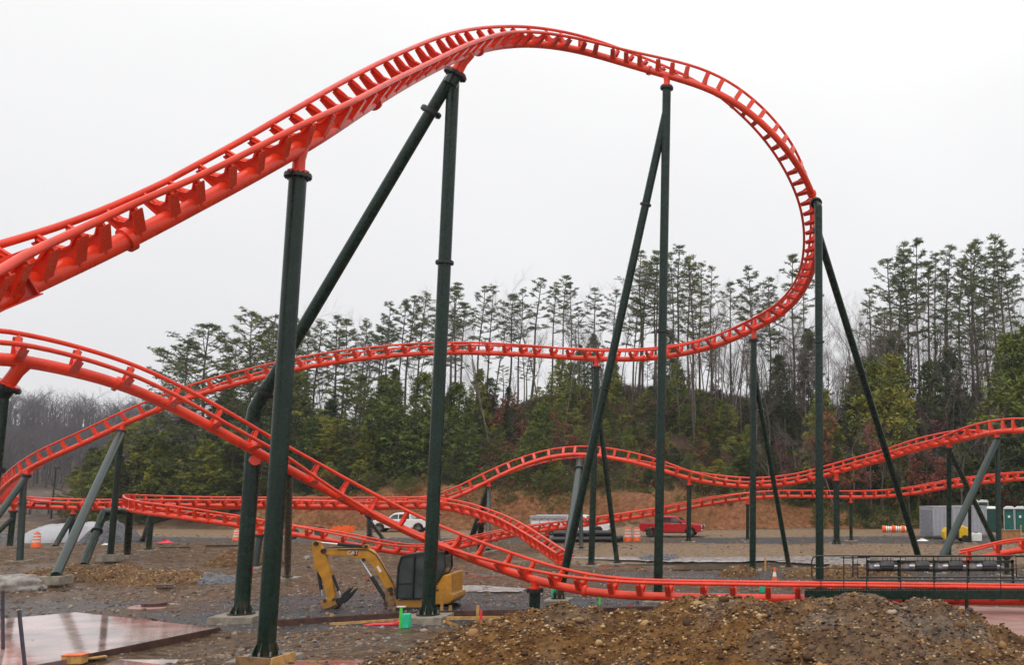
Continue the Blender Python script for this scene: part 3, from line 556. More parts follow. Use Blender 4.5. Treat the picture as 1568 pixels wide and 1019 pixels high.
def support(track, px, py, label, L_=.75, bdir=(0, 0, -1), r=.24, vert=True, diags=(), rings=(), m='green', bolts=False, fw=1.2, fup=.06, topoff=0, vbase=None, name='track_support', dm=None, lean=None):
    pos, u, t, k = track.near(px, py); bd = Vector(bdir).normalized(); fl = pos + bd * L_
    bracket(track, pos, fl, max(r * .8, .14))
    top = fl + bd * .06
    root = thing(name, label, 'track support', (top.x, top.y, T(top.x, top.y)), group='green steel track supports')
    ring(fl + bd * .05, bd, r * 1.55, .05).build('top_flange', 'blacksteel', root)
    if vert:
        a = top if abs(bd.z) > .97 else top
        kn = Vector((top.x, top.y, top.z - .0))
        if abs(bd.z) <= .97:
            kn = top + bd * .45; MB().tube([top, kn, kn - Vector((0, 0, .4))], r, 20).build('elbow', m, root)
        b = Vector((kn.x, kn.y, 0)) if vbase is None else G(*vbase)
        leg(root, kn, b, r, 'column', m, rings, True, bolts, fw, fup)
    for dg in diags:
        (bx, by), rr, rg = dg[0], dg[1], dg[2]; down = dg[3] if len(dg) > 3 else .5
        st = top + Vector((0, 0, -down)) if vert else top; b = G(bx, by)
        leg(root, st, b, rr, 'brace', dm or m, rg, True, bolts, fw, fup)
    return root
def left_bracket():
    a = at(52, 436, 22.3); b = at(-70, 486, 21.2); d = (b - a).normalized(); up = Vector((0, 0, 1)); up = (up - d * up.dot(d)).normalized(); o = d.cross(up)
    if o.y > 0: o = -o
    m = MB(); m.bar(a + up * .24, b + up * .24, .34, .035, up); m.bar(a - up * .24, b - up * .24, .34, .035, up); m.bar(a - o * .12, b - o * .12, .03, .46, up); m.bar(a - o * .10 + d * .02, a - o * .10 + d * .05, .36, .50, up); m.build('catwalk_arm', 'red', TA.root)
    p0 = at(30, 410, 22.6); m = MB(); m.bar(p0 - d * .36, p0 + d * .36, .06, .66, up); m.build('arm_plate', 'red', TA.root)
    for i in range(5): q = p0 - d * (.26 - i * .13) - up * (.12 + .05 * abs(i - 2) - .03) ; MB().cyl(q + o * .02, q + o * .10, .035, 6).build('arm_bolt', 'blacksteel', TA.root)
left_bracket()
support(TA, 463, 225, 'tall front green column under the climbing track, left of the excavator', .82, r=.245, bolts=True, fw=1.5, fup=.12)
# A-frame of the hilltop
pos, u, t, k = TA.near(716, 82); bd = Vector((-.42, -.1, -1)).normalized(); fl = pos + bd * 1.05
bracket(TA, pos, fl, .27); top = fl + bd * .06
rA = thing('track_support', 'leaning green A-frame holding the hilltop with one column beside the excavator', 'track support', (top.x, top.y, 0), group='green steel track supports')
ring(top, bd, .5, .06).build('top_flange', 'blacksteel', rA)
pb = G(655, 952); kn = top + bd * .5
MB().tube([top, kn], .30, 22).build('head_pipe', 'green', rA)
leg(rA, (pb.x, pb.y, at(702, 116, pb.y).z), (pb.x, pb.y, 0), .275, 'column', 'green', (.637,), True, True, 1.7, .25)
eb = at(399, 612, 44.6); pr = G(369, 951)
MB().tube([kn + Vector((.05, 0, .15)), at(690, 120, 43.6), at(413, 588, 44.6)], .26, 22).build('brace', 'green', rA)
MB().tube([at(413, 588, 44.6), at(402, 607, 44.6), at(391, 626, 44.6), at(386, 650, 44.6)], .30, 22).build('elbow', 'green', rA)
for (qx, qy, q2x, q2y, yy) in ((660, 171, 650, 188, 43.7), (405, 601, 399, 612, 44.6)):
    a = at(qx, qy, yy); b = at(q2x, q2y, yy); ring(a, a - b, .47, .08).build('pipe_flange', 'blacksteel', rA)
tp = at(386, 648, 44.6); leg(rA, (pr.x, pr.y, tp.z), (pr.x, pr.y, 0), .31, 'column', 'green', (), True, True, 1.9, .25)
pB, uB, tB, kB = TB.near(400, 690); arm0 = Vector((pr.x, pr.y, pB.z - .35)); arm1 = Vector((pB.x - .1, pB.y, pB.z - .3)); MB().tube([arm0, arm0.lerp(arm1, .8)], .20, 18).build('arm', 'greengrey', rA); MB().cyl(arm0.lerp(arm1, .78), arm0.lerp(arm1, .98), .225, 20).build('support_bracket', 'red', TB.root)
support(TA, 1020, 115, 'tall slim green column under the arch right of the hilltop with a long rear brace', .62, r=.215, diags=(((855, 922), .20, (.80, .42), 1.2),), rings=(.508,), bolts=True)
support(TA, 1247, 302, 'tall green column at the outside of the plunging curve with a brace leaning right', .62, bdir=(.25, -.7, -.68), r=.205, diags=(((1412, 872), .205, (.62,), 1.3),), rings=(.64,))
support(TA, 1156, 504, 'green column at the foot of the plunging curve with a short right brace', .65, r=.20, diags=(((1208, 868), .16, (.8,), 1.9),), rings=(.7,))
support(TA, 913, 550, 'green column under the middle of the long back run', .55, r=.21, diags=(((945, 862), .17, (.85,), 1.4),))
support(TA, 192, 649, 'green tripod under the back run with a long strut on a tall concrete block', .45, bdir=(-.15, -.2, -1), r=.20, diags=(((84, 897), .25, (), .1),), rings=(.8,), fup=.6, vbase=(168, 862), m='greengrey')
support(TA, 46, 719, 'green column and left strut under the back run near the left edge', .4, bdir=(-.2, -.2, -1), r=.21, diags=(((-60, 872), .21, (), .1),), rings=(.72,), vbase=(30, 862), m='greengrey')
support(TL, 20, 777, 'short green legs under the low level track at the left edge', .5, r=.22, diags=(((-30, 842), .2, ()),))
support(TL, 113, 779, 'dark splayed legs under the low level track beside the grey stone pile', .5, r=.18, diags=(((84, 838), .22, (), .1),))
support(TH_, 232, 775, 'pair of short dark legs under the rear side of the hairpin', .5, r=.2, diags=(((219, 829), .2, (), .1),))
# portal arm at the hairpin nose
rp = thing('track_support', 'green goalpost support with grey crossbar under the hairpin nose', 'track support', tuple(G(170, 862)), group='green steel track supports')
pos, u, t, k = TH_.near(197, 779); ay = pos.y; l0 = at(160, 784, ay); l1 = at(199, 784, ay)
MB().tube([l0, l1], .24, 18).build('crossbar', 'greengrey', rp); bracket(TH_, pos, Vector((pos.x, pos.y, l0.z + .2)), .16)
leg(rp, l0, G(128, 869), .25, 'brace', 'green', (.62,)); leg(rp, l1, G(194, 855), .23, 'column', 'green', ())
support(TH_, 398, 810, 'grey green column under the near side of the hairpin behind the big front columns', .4, r=.20, m='greengrey', vbase=(390, 872))
pB2 = TB.near(436, 712)[0]; r2 = thing('track_support', 'thin dark leg dropping from the front track behind the front column', 'track support', tuple(G(440, 888)), group='green steel track supports')
leg(r2, pB2 + Vector((0, .3, -.3)), G(440, 888), .17, 'column')
support(TL, 567, 779, 'dark column and thin strut under the low level track beside the white pickup', .6, r=.27, diags=(((586, 825), .16, (), .4),), vbase=(566, 823))
support(TH_, 668, 777, 'dark column under the rear side of the hairpin hidden behind the excavator column', .5, r=.19, vbase=(671, 853))
support(TH_, 737, 793, 'short dark column with black collar under the diving end of the hairpin', .4, r=.22, vbase=(735, 848))
support(TL, 750, 737, 'grey strut and dark column under the foot of the rear hump', .5, r=.18, diags=(((722, 826), .27, (), .1),), vbase=(747, 845), dm='greengrey')
support(TH_, 836, 812, 'short red pedestal under the rising right side of the low track', .5, r=.15)
support(TL, 889, 696, 'grey green leaning leg under the crest of the rear hump', .35, r=.17, diags=(((868, 850), .30, (.88,), .1),), vbase=(890, 841), dm='greengrey')
support(TL, 1057, 735, 'single green column under the falling side of the rear hump beside the red pickup', .62, r=.21)
support(TL, 1281, 725, 'single green column under the rising rear track right of the plunging curve', .7, r=.26, bolts=True)
support(TH_, 1143, 764, 'thin green column under the lower rear track right of the red pickup', .5, r=.15)
support(TH_, 1303, 762, 'thin green column under the lower rear track near the fallen barrels', .5, r=.15)
support(TH_, 1486, 742, 'thin green column under the lower rear track in front of the grey trailer', .5, r=.15, vbase=(1485, 832))
support(TL, 1454, 678, 'green column with a strut leaning right under the rising rear track', .4, bdir=(-.1, .1, -1), r=.19, diags=(((1527, 843), .2, (), .1),), vbase=(1453, 852))
support(TL, 1524, 663, 'green column with a thick grey strut leaning left at the far right', .4, bdir=(.1, -.1, -1), r=.19, diags=(((1432, 878), .25, (), .1),), vbase=(1530, 866), rings=(.75,), dm='greengrey')
support(TB, 822, 890, 'stubby green post holding the front track just above the dirt heap', .40, r=.24, fup=.05)
support(TB, 32, 553, 'thick bent green column with bolted collar holding the front track at the left edge', 1.0, bdir=(-.55, -.1, -1), r=.33, rings=(.70,))
support(TB, 1395, 920, 'low green post under the front track below the walkway', .35, r=.16, fup=.02)
support(TF, 1540, 846, 'short green post under the unfinished far right track piece', .3, r=.16)
#@@WALKWAY
# ------------------------------------------------------------------ walkway along the front track
yT = 44.5; x0 = at(1233, 905, 43.6).x; x1 = 13.5; zd = at(1300, 905, 43.0).z
rw = thing('walkway', 'dark green steel service walkway with railings along the level front track', 'walkway', (x0, 43.2, T(x0, 43.2)))
MB().bar((x0, 42.9, zd - .17), (x1, 42.9, zd - .17), .08, .36).build('edge_beam', 'green', rw)
MB().bar((x0, 43.75, zd - .17), (x1, 43.75, zd - .17), .06, .30).build('edge_beam', 'green', rw)
MB().bar((x0, 42.94, zd - .17), (x0, 43.72, zd - .17), .06, .30).build('end_beam', 'green', rw)
b = MB()
for i in range(int((x1 - x0) / .12)): b.box((x0 + .1 + i * .12, 43.33, zd - .06), (.05, .76, .03))
b.build('grating', 'blacksteel', rw)
for i, xx in enumerate(np.arange(x0 + 1.5, x1, 2.6)):
    MB().box((xx, 43.3, (T(xx, 43.3) + zd - .35) / 2), (.14, .14, max(.1, zd - .35 - T(xx, 43.3)))).build('leg', 'green', rw)
def railing(y, xa, xb, zt, posts, name_m='blacksteel', loop=True, zb=None, r=.022):
    zb = zt - 1.0 if zb is None else zb; c = .22
    pts = [(xb, y, zt), (xa + c, y, zt), (xa + .06, y, zt - .06), (xa, y, zt - c), (xa, y, zb + c), (xa + .06, y, zb + .06), (xa + c, y, zb), (xb, y, zb)]
    MB().tube(pts, r * 1.35, 8).build('handrail', name_m, rw)
    MB().tube([(xa, y, (zt + zb) / 2), (xb, y, (zt + zb) / 2)], r * .8, 8).build('mid_rail', name_m, rw)
    for p in posts: MB().tube([(p, y, zt), (p, y, zd - .25)], r, 8).build('rail_post', name_m, rw)
zt = at(1300, 852, 42.85).z; pxs = [1257, 1292, 1327, 1379, 1430, 1481, 1532, 1583, 1634]
railing(42.85, at(1243, 870, 42.85).x, x1, zt, [at(p, 880, 42.85).x for p in pxs])
zt2 = at(1300, 853, 46.2).z
def panel(pa, pb, y=46.2):
    xa, xb = at(pa, 870, y).x, at(pb, 870, y).x; zb = at(1300, 885, y).z
    MB().tube([(xa, y, zb), (xa, y, zt2), (xb, y, zt2), (xb, y, zb), (xa, y, zb)], .035, 8).build('railing_panel', 'blacksteel', rw)
panel(1313, 1551); panel(1556, 1660)
MB().tube([at(1306, 853, 46.2), at(1306, 885, 46.2)], .035, 8).build('railing_panel', 'blacksteel', rw)
# friction drive units behind the track
rd = thing('tyre_drive_unit', 'row of black drive tyres on a steel frame behind the railing', 'drive unit', tuple(G(1440, 893)))
yd = 51.0
MB().bar(at(1328, 861, yd), at(1552, 861, yd), .12, .12).build('frame_beam', 'blacksteel', rd)
MB().bar(at(1328, 874, yd), at(1552, 874, yd), .12, .12).build('frame_beam', 'blacksteel', rd)
for p in (1328, 1376, 1430, 1482, 1550):
    a = at(p, 858, yd); MB().bar(a, Vector((a.x, a.y, T(a.x, a.y))), .12, .12, (1, 0, 0)).build('leg', 'blacksteel', rd)
for i, p in enumerate((1358, 1412, 1463, 1515)):
    c = at(p, 868, yd - .35); t_ = MB(); ax = Matrix.Rotation(R(90), 3, 'Y')
    t_.lathe([(.06, -.36), (.17, -.35), (.225, -.30), (.24, -.1), (.24, .1), (.225, .30), (.17, .35), (.06, .36)], c, 24, ax); o = t_.build('drive_tyre', 'rubberblue', rd)
    MB().cyl(c + Vector((-.62, 0, 0)), c + Vector((-.36, 0, 0)), .08, 14).build('hub', 'silver', rd); MB().cyl(c + Vector((.36, 0, 0)), c + Vector((.5, 0, 0)), .06, 14).build('hub', 'silver', rd)
    MB().box(at(p - 8, 858, yd + .2), (1.15, .5, .26)).build('motor_housing', 'concrete', rd, bevel=.02)
    MB().box(at(p - 22, 868, yd + .1), (.32, .12, .3)).build('junction_box', 'silver', rd, bevel=.02)
    b = MB()
    for q in (-.2, .02, .2): b.cyl(c + Vector((q, 0, .2)), c + Vector((q, 0, .42)), .018, 6); b.cyl(c + Vector((q, 0, -.2)), c + Vector((q, 0, -.36)), .015, 6)
    b.build('grease_nipple', 'blacksteel', rd)
#@@OBJECTS
# ------------------------------------------------------------------ vehicles
def arch(cx, r, z0, n=7):
    return [(cx + r * math.cos(a), z0 + r * math.sin(a)) for a in np.linspace(math.pi, 0, n)]
def wheel(root, x, y, r=.40, w=.26, side=1):
    ax = Matrix.Rotation(R(90), 3, 'X'); t_ = MB(); t_.lathe([(r * .62, -w / 2), (r * .92, -w / 2), (r, -w * .32), (r, w * .32), (r * .92, w / 2), (r * .62, w / 2)], (x, y, r), 26, ax); t = t_.build('wheel', 'rubber', root)
    MB().lathe([(r * .1, w * .40), (r * .25, w * .44), (r * .52, w * .36), (r * .62, w * .5), (r * .64, w * .51), (r * .64, -w * .5), (r * .1, -w * .5)], (x, y, r), 20, Matrix.Rotation(R(90 * side), 3, 'X')).build('rim', 'chrome', t)
def truck(label, loc, rz, paint, service=False, name='pickup_truck'):
    rt = thing(name, label, 'truck', loc, rz, local=True); a0 = -1.95 if not service else -2.6; xr = -2.95 if not service else -1.0
    body = [(xr, .62)] + (arch(a0, .52, .42) if not service else []) + arch(1.9, .52, .42) + [(2.85, .45), (2.98, .62), (2.98, 1.0), (2.86, 1.14), (2.2, 1.22), (1.25, 1.27), (-1.2, 1.30), (xr, 1.30)]
    MB().prism(body, 1.92).build('body', paint, rt, bevel=.05)
    cab = [(1.32, 1.26), (.62, 1.84), (.35, 1.93), (-.9, 1.95), (-1.12, 1.86), (-1.2, 1.29)]
    b = MB(); b.prism(cab, 1.66).build('cab', paint, rt, bevel=.07)
    for s in (-1, 1):
        y = s * .835
        MB().prism([(1.02, 1.32), (.56, 1.74), (.12, 1.78), (.12, 1.32)], .012, (0, y, 0)).build('side_window', 'glasslight', rt); MB().prism([(.02, 1.32), (.02, 1.78), (-.82, 1.80), (-.98, 1.70), (-1.0, 1.32)], .012, (0, y, 0)).build('side_window', 'glass', rt)
        MB().box((1.0, s * 1.05, 1.36), (.12, .2, .2)).build('mirror', 'rubber', rt, bevel=.02)
        MB().box((2.93, s * .72, .97), (.14, .34, .24)).build('headlight', 'white', rt, bevel=.02); wheel(rt, 1.9, s * .84, side=s if s > 0 else -1)
        wheel(rt, a0, s * .84, side=s if s > 0 else -1)
        if not service: MB().box((-2.94, s * .86, 1.05), (.06, .14, .36)).build('tail_light', 'truckred', rt)
        for hx in (.2, -.75): MB().box((hx, s * .975, 1.12), (.2, .03, .04)).build('door_handle', 'chrome', rt)
    MB().prism([(1.25, 1.31), (.68, 1.80), (.66, 1.80), (1.23, 1.31)], 1.45).build('windscreen', 'glass', rt)
    MB().box((3.0, 0, .58), (.16, 1.9, .24)).build('bumper', 'chrome', rt, bevel=.03); MB().box((2.98, 0, .92), (.05, 1.05, .3)).build('grille', 'rubber', rt)
    MB().box((.4 if not service else -.8, 0, .42), (3.4 if not service else 5.2, 1.2, .16)).build('chassis', 'rubber', rt)
    if service:
        MB().box((-2.95, 0, 1.28), (3.6, 2.1, .62)).build('tool_box', 'silver', rt, bevel=.02)
        for s in (-1, 1):
            MB().box((-2.95, s * .95, 1.75), (3.5, .3, .3)).build('rail_box', 'silver', rt, bevel=.02); MB().box((-2.95, s * 1.0, .88), (3.5, .1, .12)).build('side_step', 'white', rt)
            for i in range(5): MB().box((-4.3 + i * .68, s * 1.055, 1.52), (.09, .02, .09)).build('latch', 'rubber', rt)
            for i in range(4): MB().box((-4.2 + i * .86, s * 1.055, 1.2), (.78, .012, .38)).build('locker_door', 'white', rt)
    else:
        MB().box((-2.08, 0, 1.305), (1.6, 1.6, .02)).build('bed_cover', 'rubber', rt)
    return rt
p = G(1029, 822); truck('bright red crew cab pickup parked below the dirt bank', p, R(-4), 'truckred')
p = G(614, 815); truck('white pickup facing left, half hidden behind the front track', p, R(184), 'white')
p = G(889, 820); truck('white service truck with silver tool lockers parked behind the leaning columns', p, R(-3), 'white', True, 'service_truck')
# ------------------------------------------------------------------ excavator
def excavator():
    pb = G(640, 934.5); s = (pb.y * CT) / F * 1.0
    rt = thing('excavator', 'yellow mini excavator with black cab reaching its bent arm to the left', 'excavator', (pb.x, pb.y, T(pb.x, pb.y)), R(2), local=True)
    def e(zx, zy): return ((zx / 6.272 - 170) * s, (119 - zy / 6.272) * s)
    def P(zx, zy, y=0): a = e(zx, zy); return Vector((a[0], y, a[1]))
    yb = -.35
    boom = [e(*q) for q in ((205, 188), (330, 186), (470, 182), (600, 183), (650, 203), (700, 262), (850, 510), (868, 560), (830, 580), (792, 560), (700, 400), (640, 322), (575, 285), (470, 262), (330, 248), (215, 238), (192, 212))]
    MB().prism(boom, .30, (0, yb, 0)).build('boom', 'yellow', rt, bevel=.02)
    stick = [e(*q) for q in ((82, 128), (112, 112), (158, 120), (172, 165), (205, 210), (235, 300), (282, 440), (322, 610), (320, 660), (262, 655), (238, 600), (205, 480), (150, 390), (122, 380), (84, 165))]
    MB().prism(stick, .24, (0, yb, 0)).build('stick', 'yellow', rt, bevel=.02)
    foot = [e(*q) for q in ((790, 545), (868, 545), (880, 600), (900, 640), (880, 710), (800, 715), (790, 620))]
    MB().prism(foot, .34, (0, yb, 0)).build('boom_bracket', 'timberdark', rt, bevel=.02)
    def cyl(a, b, f, r, nm, y=yb):
        a = P(*a, y); b = P(*b, y); m = a.lerp(b, f); MB().cyl(a, m, r * .5, 12).build('piston_rod', 'chrome', o := MB().cyl(m, b, r, 14).build(nm, 'rubber', rt))
    cyl((140, 128), (560, 168), .42, .075, 'stick_cylinder'); MB().prism([e(*q) for q in ((545, 185), (560, 150), (600, 150), (615, 185))], .22, (0, yb, 0)).build('lug', 'yellow', rt)
    cyl((530, 280), (800, 672), .42, .085, 'boom_cylinder'); cyl((200, 620), (150, 395), .25, .075, 'bucket_cylinder')
    cyl((365, 610), (285, 430), .2, .06, 'thumb_cylinder')
    # bucket linkage, bucket and thumb
    MB().prism([e(*q) for q in ((195, 665), (255, 640), (330, 655), (355, 700), (320, 735), (275, 745), (232, 735), (215, 700))], .34, (0, yb, 0)).build('bucket_link', 'yellow', rt, bevel=.015)
    MB().prism([e(*q) for q in ((235, 735), (300, 715), (350, 690), (372, 705), (330, 745), (318, 775), (222, 782))], .55, (0, yb, 0)).build('bucket', 'dirtmetal', rt, bevel=.02)
    th = [e(*q) for q in ((345, 665), (385, 640), (395, 600), (465, 545), (470, 552), (425, 612), (470, 590), (515, 548), (512, 560), (455, 640), (400, 690), (360, 690))]
    for yy in (-.14, .14): MB().prism(th, .07, (0, yb + yy, 0)).build('thumb', 'rubber', rt)
    MB().prism([e(*q) for q in ((345, 640), (368, 635), (372, 650), (300, 715), (285, 700))], .2, (0, yb, 0)).build('thumb_link', 'dirtmetal', rt)
    # house
    MB().prism([e(*q) for q in ((905, 650), (1250, 640), (1250, 712), (1200, 722), (915, 720))], 1.75, (0, .1, 0)).build('deck', 'yellow', rt, bevel=.03)
    MB().prism([e(*q) for q in ((1218, 700), (1222, 610), (1240, 565), (1330, 425), (1412, 408), (1420, 590), (1448, 618), (1445, 655), (1400, 690))], 1.8, (0, .1, 0)).build('engine_cover', 'yellow', rt, bevel=.06)
    MB().prism([e(*q) for q in ((1405, 590), (1440, 600), (1452, 640), (1410, 668))], 1.86, (0, .1, 0)).build('counterweight', 'yellow', rt, bevel=.03)
    cab = [e(*q) for q in ((925, 640), (918, 600), (922, 340), (945, 262), (980, 240), (1130, 222), (1340, 214), (1352, 366), (1238, 560), (1215, 640))]
    MB().prism(cab, 1.05, (0, -.28, 0)).build('cab', 'glass', rt)
    for hy, (h0, h1, h2, h3) in zip((-.56, -.53, -.17), (((600, 175), (400, 170), (230, 180), (180, 215)), ((860, 500), (690, 240), (610, 195), (330, 192)), ((180, 215), (215, 300), (265, 430), (290, 500)))): MB().tube([P(*h0, hy), P(*h1, hy), P(*h2, hy), P(*h3, hy)], .022, 8).build('hydraulic_hose', 'rubber', rt)
    for q, rr in (((125, 135), .10), ((200, 205), .12), ((575, 285), .07), ((838, 560), .11), ((850, 600), .08), ((240, 660), .07), ((320, 650), .06), ((800, 690), .09), ((590, 165), .07)):
        a = P(*q, yb); MB().cyl(a + Vector((0, -.21, 0)), a + Vector((0, .21, 0)), rr, 14).build('pivot_pin', 'dirtmetal', rt)
    for q in ((1275, 480), (1275, 510), (1275, 540), (1300, 455)): MB().box(P(*q, -.81), (.12, .02, .03)).build('vent', 'rubber', rt)
    fr = MB(); yf = -.82
    def fbar(a, b, w=.09): 
        fr.bar(P(*a, yf), P(*b, yf), .06, w, (0, 1, 0)); fr.bar(P(*a, .26), P(*b, .26), .06, w, (0, 1, 0))
    for a, b, w in (((925, 640), (918, 600), .13), ((918, 600), (922, 340), .11), ((922, 340), (948, 255), .12), ((948, 250), (1340, 218), .16), ((1068, 250), (1068, 640), .26), ((1340, 214), (1352, 366), .08), ((1352, 366), (1238, 560), .09), ((1238, 560), (1215, 640), .1), ((925, 632), (1220, 632), .12), ((1235, 230), (1235, 560), .05), ((922, 500), (1060, 500), .02)): fbar(a, b, w)
    fr.build('cab_frame', 'blacksteel', rt)
    MB().prism([e(*q) for q in ((930, 262), (985, 232), (1130, 214), (1345, 206), (1350, 224), (1130, 240), (985, 258), (940, 276))], 1.2, (0, -.28, 0)).build('cab_roof', 'blacksteel', rt, bevel=.02)
    MB().box(P(1010, 480, -.4), (.45, .5, .5)).build('seat', 'yellowbright', rt, bevel=.05)
    MB().box(P(1285, 560, -.82), (.14, .02, .07)).build('warning_plate', 'rubber', rt)
    # tracks
    for yy in (-.62, .80):
        pts = [e(*q) for q in ((890, 770), (870, 745), (885, 722), (920, 716), (1380, 716), (1410, 728), (1418, 750), (1395, 775), (1350, 782), (930, 782))]
        tr = MB().prism(pts, .36, (0, yy, 0)).build('crawler_track', 'rubber', rt, bevel=.03)
        for q in (930, 1060, 1180, 1300, 1370): a = P(q, 752, yy); MB().cyl(a + Vector((0, -.2, 0)), a + Vector((0, .2, 0)), .11, 14).build('roller', 'dirtmetal', tr)
    MB().box(P(1140, 745, .1), (1.2, 1.1, .3)).build('undercarriage', 'dirtmetal', rt); MB().box(P(905, 760, .1), (.12, 2.0, .4)).build('dozer_blade', 'yellow', rt, bevel=.02)
    # maker's lettering and decals
    def text(body, c, size, m, y, rot=0):
        cu = bpy.data.curves.new('lettering', 'FONT'); cu.body = body; cu.size = size; cu.align_x = 'CENTER'; cu.align_y = 'CENTER'; cu.extrude = .002
        to = bpy.data.objects.new('lettering', cu); COL.objects.link(to); bpy.context.view_layer.update()
        me = bpy.data.meshes.new_from_object(to.evaluated_get(bpy.context.evaluated_depsgraph_get())); bpy.data.objects.remove(to)
        o = bpy.data.objects.new('lettering', me); me.materials.clear(); me.materials.append(M[m]); COL.objects.link(o); o.parent = rt
        o.rotation_euler = (R(90), rot, 0); o.location = (c.x, y, c.z)
    yl = yb - .158; c = P(480, 222)
    b = MB(); b.prism([(c.x - .02, c.z - .14), (c.x + .17, c.z - .14), (c.x + .17, c.z + .13), (c.x + .06, c.z + .13)], .006, (0, yl + .003, 0)); b.build('logo_patch', 'rubber', rt)
    b = MB(); b.prism([(c.x + .10, c.z - .11), (c.x + .16, c.z - .11), (c.x + .13, c.z + .10)], .006, (0, yl - .004, 0)); b.build('logo_patch', 'truckred', rt)
    text('CAT', c + Vector((-.05, 0, 0)), .24, 'white', yl - .006)
    q = P(722, 372); MB().box((q.x, yl, q.z), (.10, .006, .30), Matrix.Rotation(R(-33), 3, 'Y')).build('decal', 'stripe', rt)
    return rt
excavator()
# ------------------------------------------------------------------ small site objects
def drum(label, p, lying=None, h=1.1, group='orange and white traffic barrels', rz=0, roll=0):
    rt = thing('traffic_barrel', label, 'barrel', p, rz, group, local=True); r = .30
    rt.rotation_euler = (0, R(90) if lying else R(roll), rz)
    ax = None; zs = [0, .1, .32, .34, .54, .56, .76, .78, .98, 1.05]; rr = [r * 1.25, r * 1.22, r * 1.0, r * .96, r * .95, r * .90, r * .89, r * .84, r * .80, r * .5]
    MB().lathe([(a, z * h / 1.1) for a, z in zip(rr, zs)], (0, 0, 0), 22).build('barrel_body', 'orange', rt)
    for z, a in ((.36, .965), (.58, .905), (.80, .845)): MB().lathe([(r * a * .9, z * h / 1.1), (r * a + .006, z * h / 1.1), (r * (a - .01) + .006, (z + .13) * h / 1.1), (r * a * .9, (z + .13) * h / 1.1)], (0, 0, 0), 22).build('reflective_band', 'stripe', rt)
    MB().cyl((0, 0, 1.04 * h / 1.1), (0, 0, 1.10 * h / 1.1), .1, 10).build('handle', 'orange', rt)
drum('orange and white traffic barrel standing alone by the left gravel road', G(55, 839), h=1.25)
drum('orange and white barrel half hidden by the big front columns', G(362, 829), h=1.1)
drum('left one of two orange and white barrels behind the red pickup', G(961, 830), h=1.3)
drum('right one of two orange and white barrels behind the red pickup', G(975, 830), h=1.3)
for i, px in enumerate((1351, 1366, 1380)):
    p = G(px, 816); p.z = T(p.x, p.y) + .36; drum(('left', 'middle', 'right')[i] + ' one of three fallen orange barrels lying in a row by the bank', p, lying=True)
def cone(label, p, h=.75):
    rt = thing('traffic_cone', label, 'cone', p, 0, 'traffic cones', local=True)
    MB().box((0, 0, .02), (.42, .42, .04)).build('base', 'orange', rt, bevel=.01); MB().lathe([(.15, .04), (.03, h)], (0, 0, 0), 16).build('cone_body', 'orange', rt)
    MB().lathe([(.115, h * .40), (.072, h * .68)], (0, 0, 0), 16).build('reflective_band', 'stripe', rt)
cone('orange and white cone just behind the front track left of the walkway', G(1186, 893), .85)
# pipes
p0 = G(845, 831)
for i, (dx, dy, dz, ln) in enumerate(((0, 0, .28, 5.6), (.3, .6, .28, 5.6), (.1, .3, .78, 5.4), (.2, 1.2, .28, 5.8))):
    a = Vector((p0.x + dx, p0.y + dy, T(p0.x, p0.y) + dz)); b = MB(); b.lathe([(.20, 0), (.27, 0), (.27, ln), (.20, ln), (.20, ln - .4)], a, 18, Matrix.Rotation(R(90), 3, 'Y'))
    o = b.build('drain_pipe', 'rubberblue', off=Vector((a.x, a.y, a.z))); tag(o, ('black plastic pipe at the front of the stack below the service truck', 'black plastic pipe second from the front of the stack', 'black plastic pipe lying on top of the stack', 'black plastic pipe at the back of the stack')[i], 'pipe', 'black pipes stacked on the dirt')
# trailer
pc = G(1430, 826); ph = R(24); dx = Vector((math.cos(ph), math.sin(ph), 0)); dy = Vector((-math.sin(ph), math.cos(ph), 0))
rt = thing('storage_trailer', 'windowless light grey storage trailer with a dark end door', 'trailer', pc, ph, local=True)
MB().box((2.95, 1.25, 1.55), (5.9, 2.5, 2.6)).build('trailer_box', 'trailergrey', rt, bevel=.05)
MB().box((-.02, 1.25, 1.5), (.05, 2.1, 2.25)).build('end_door', 'trailerdark', rt, bevel=.01)
for zz in (.7, 1.4, 2.2): MB().box((-.06, 2.1, zz), (.05, .12, .1)).build('hinge', 'silver', rt)
MB().cyl((-.08, .45, .6), (-.08, .45, 2.4), .03, 8).build('lock_bar', 'silver', rt)
MB().box((2.95, 1.25, 2.87), (5.96, 2.56, .06)).build('roof_edge', 'silver', rt)
b = MB()
for i in range(13): b.box((.25 + i * .45, -.008, 1.5), (.02, .02, 2.4))
b.build('panel_seam', 'trailerdark', rt)
for xx in (2.6, 3.4): MB().cyl((xx, -.05, .33), (xx, .2, .33), .33, 18).build('wheel', 'rubber', rt)
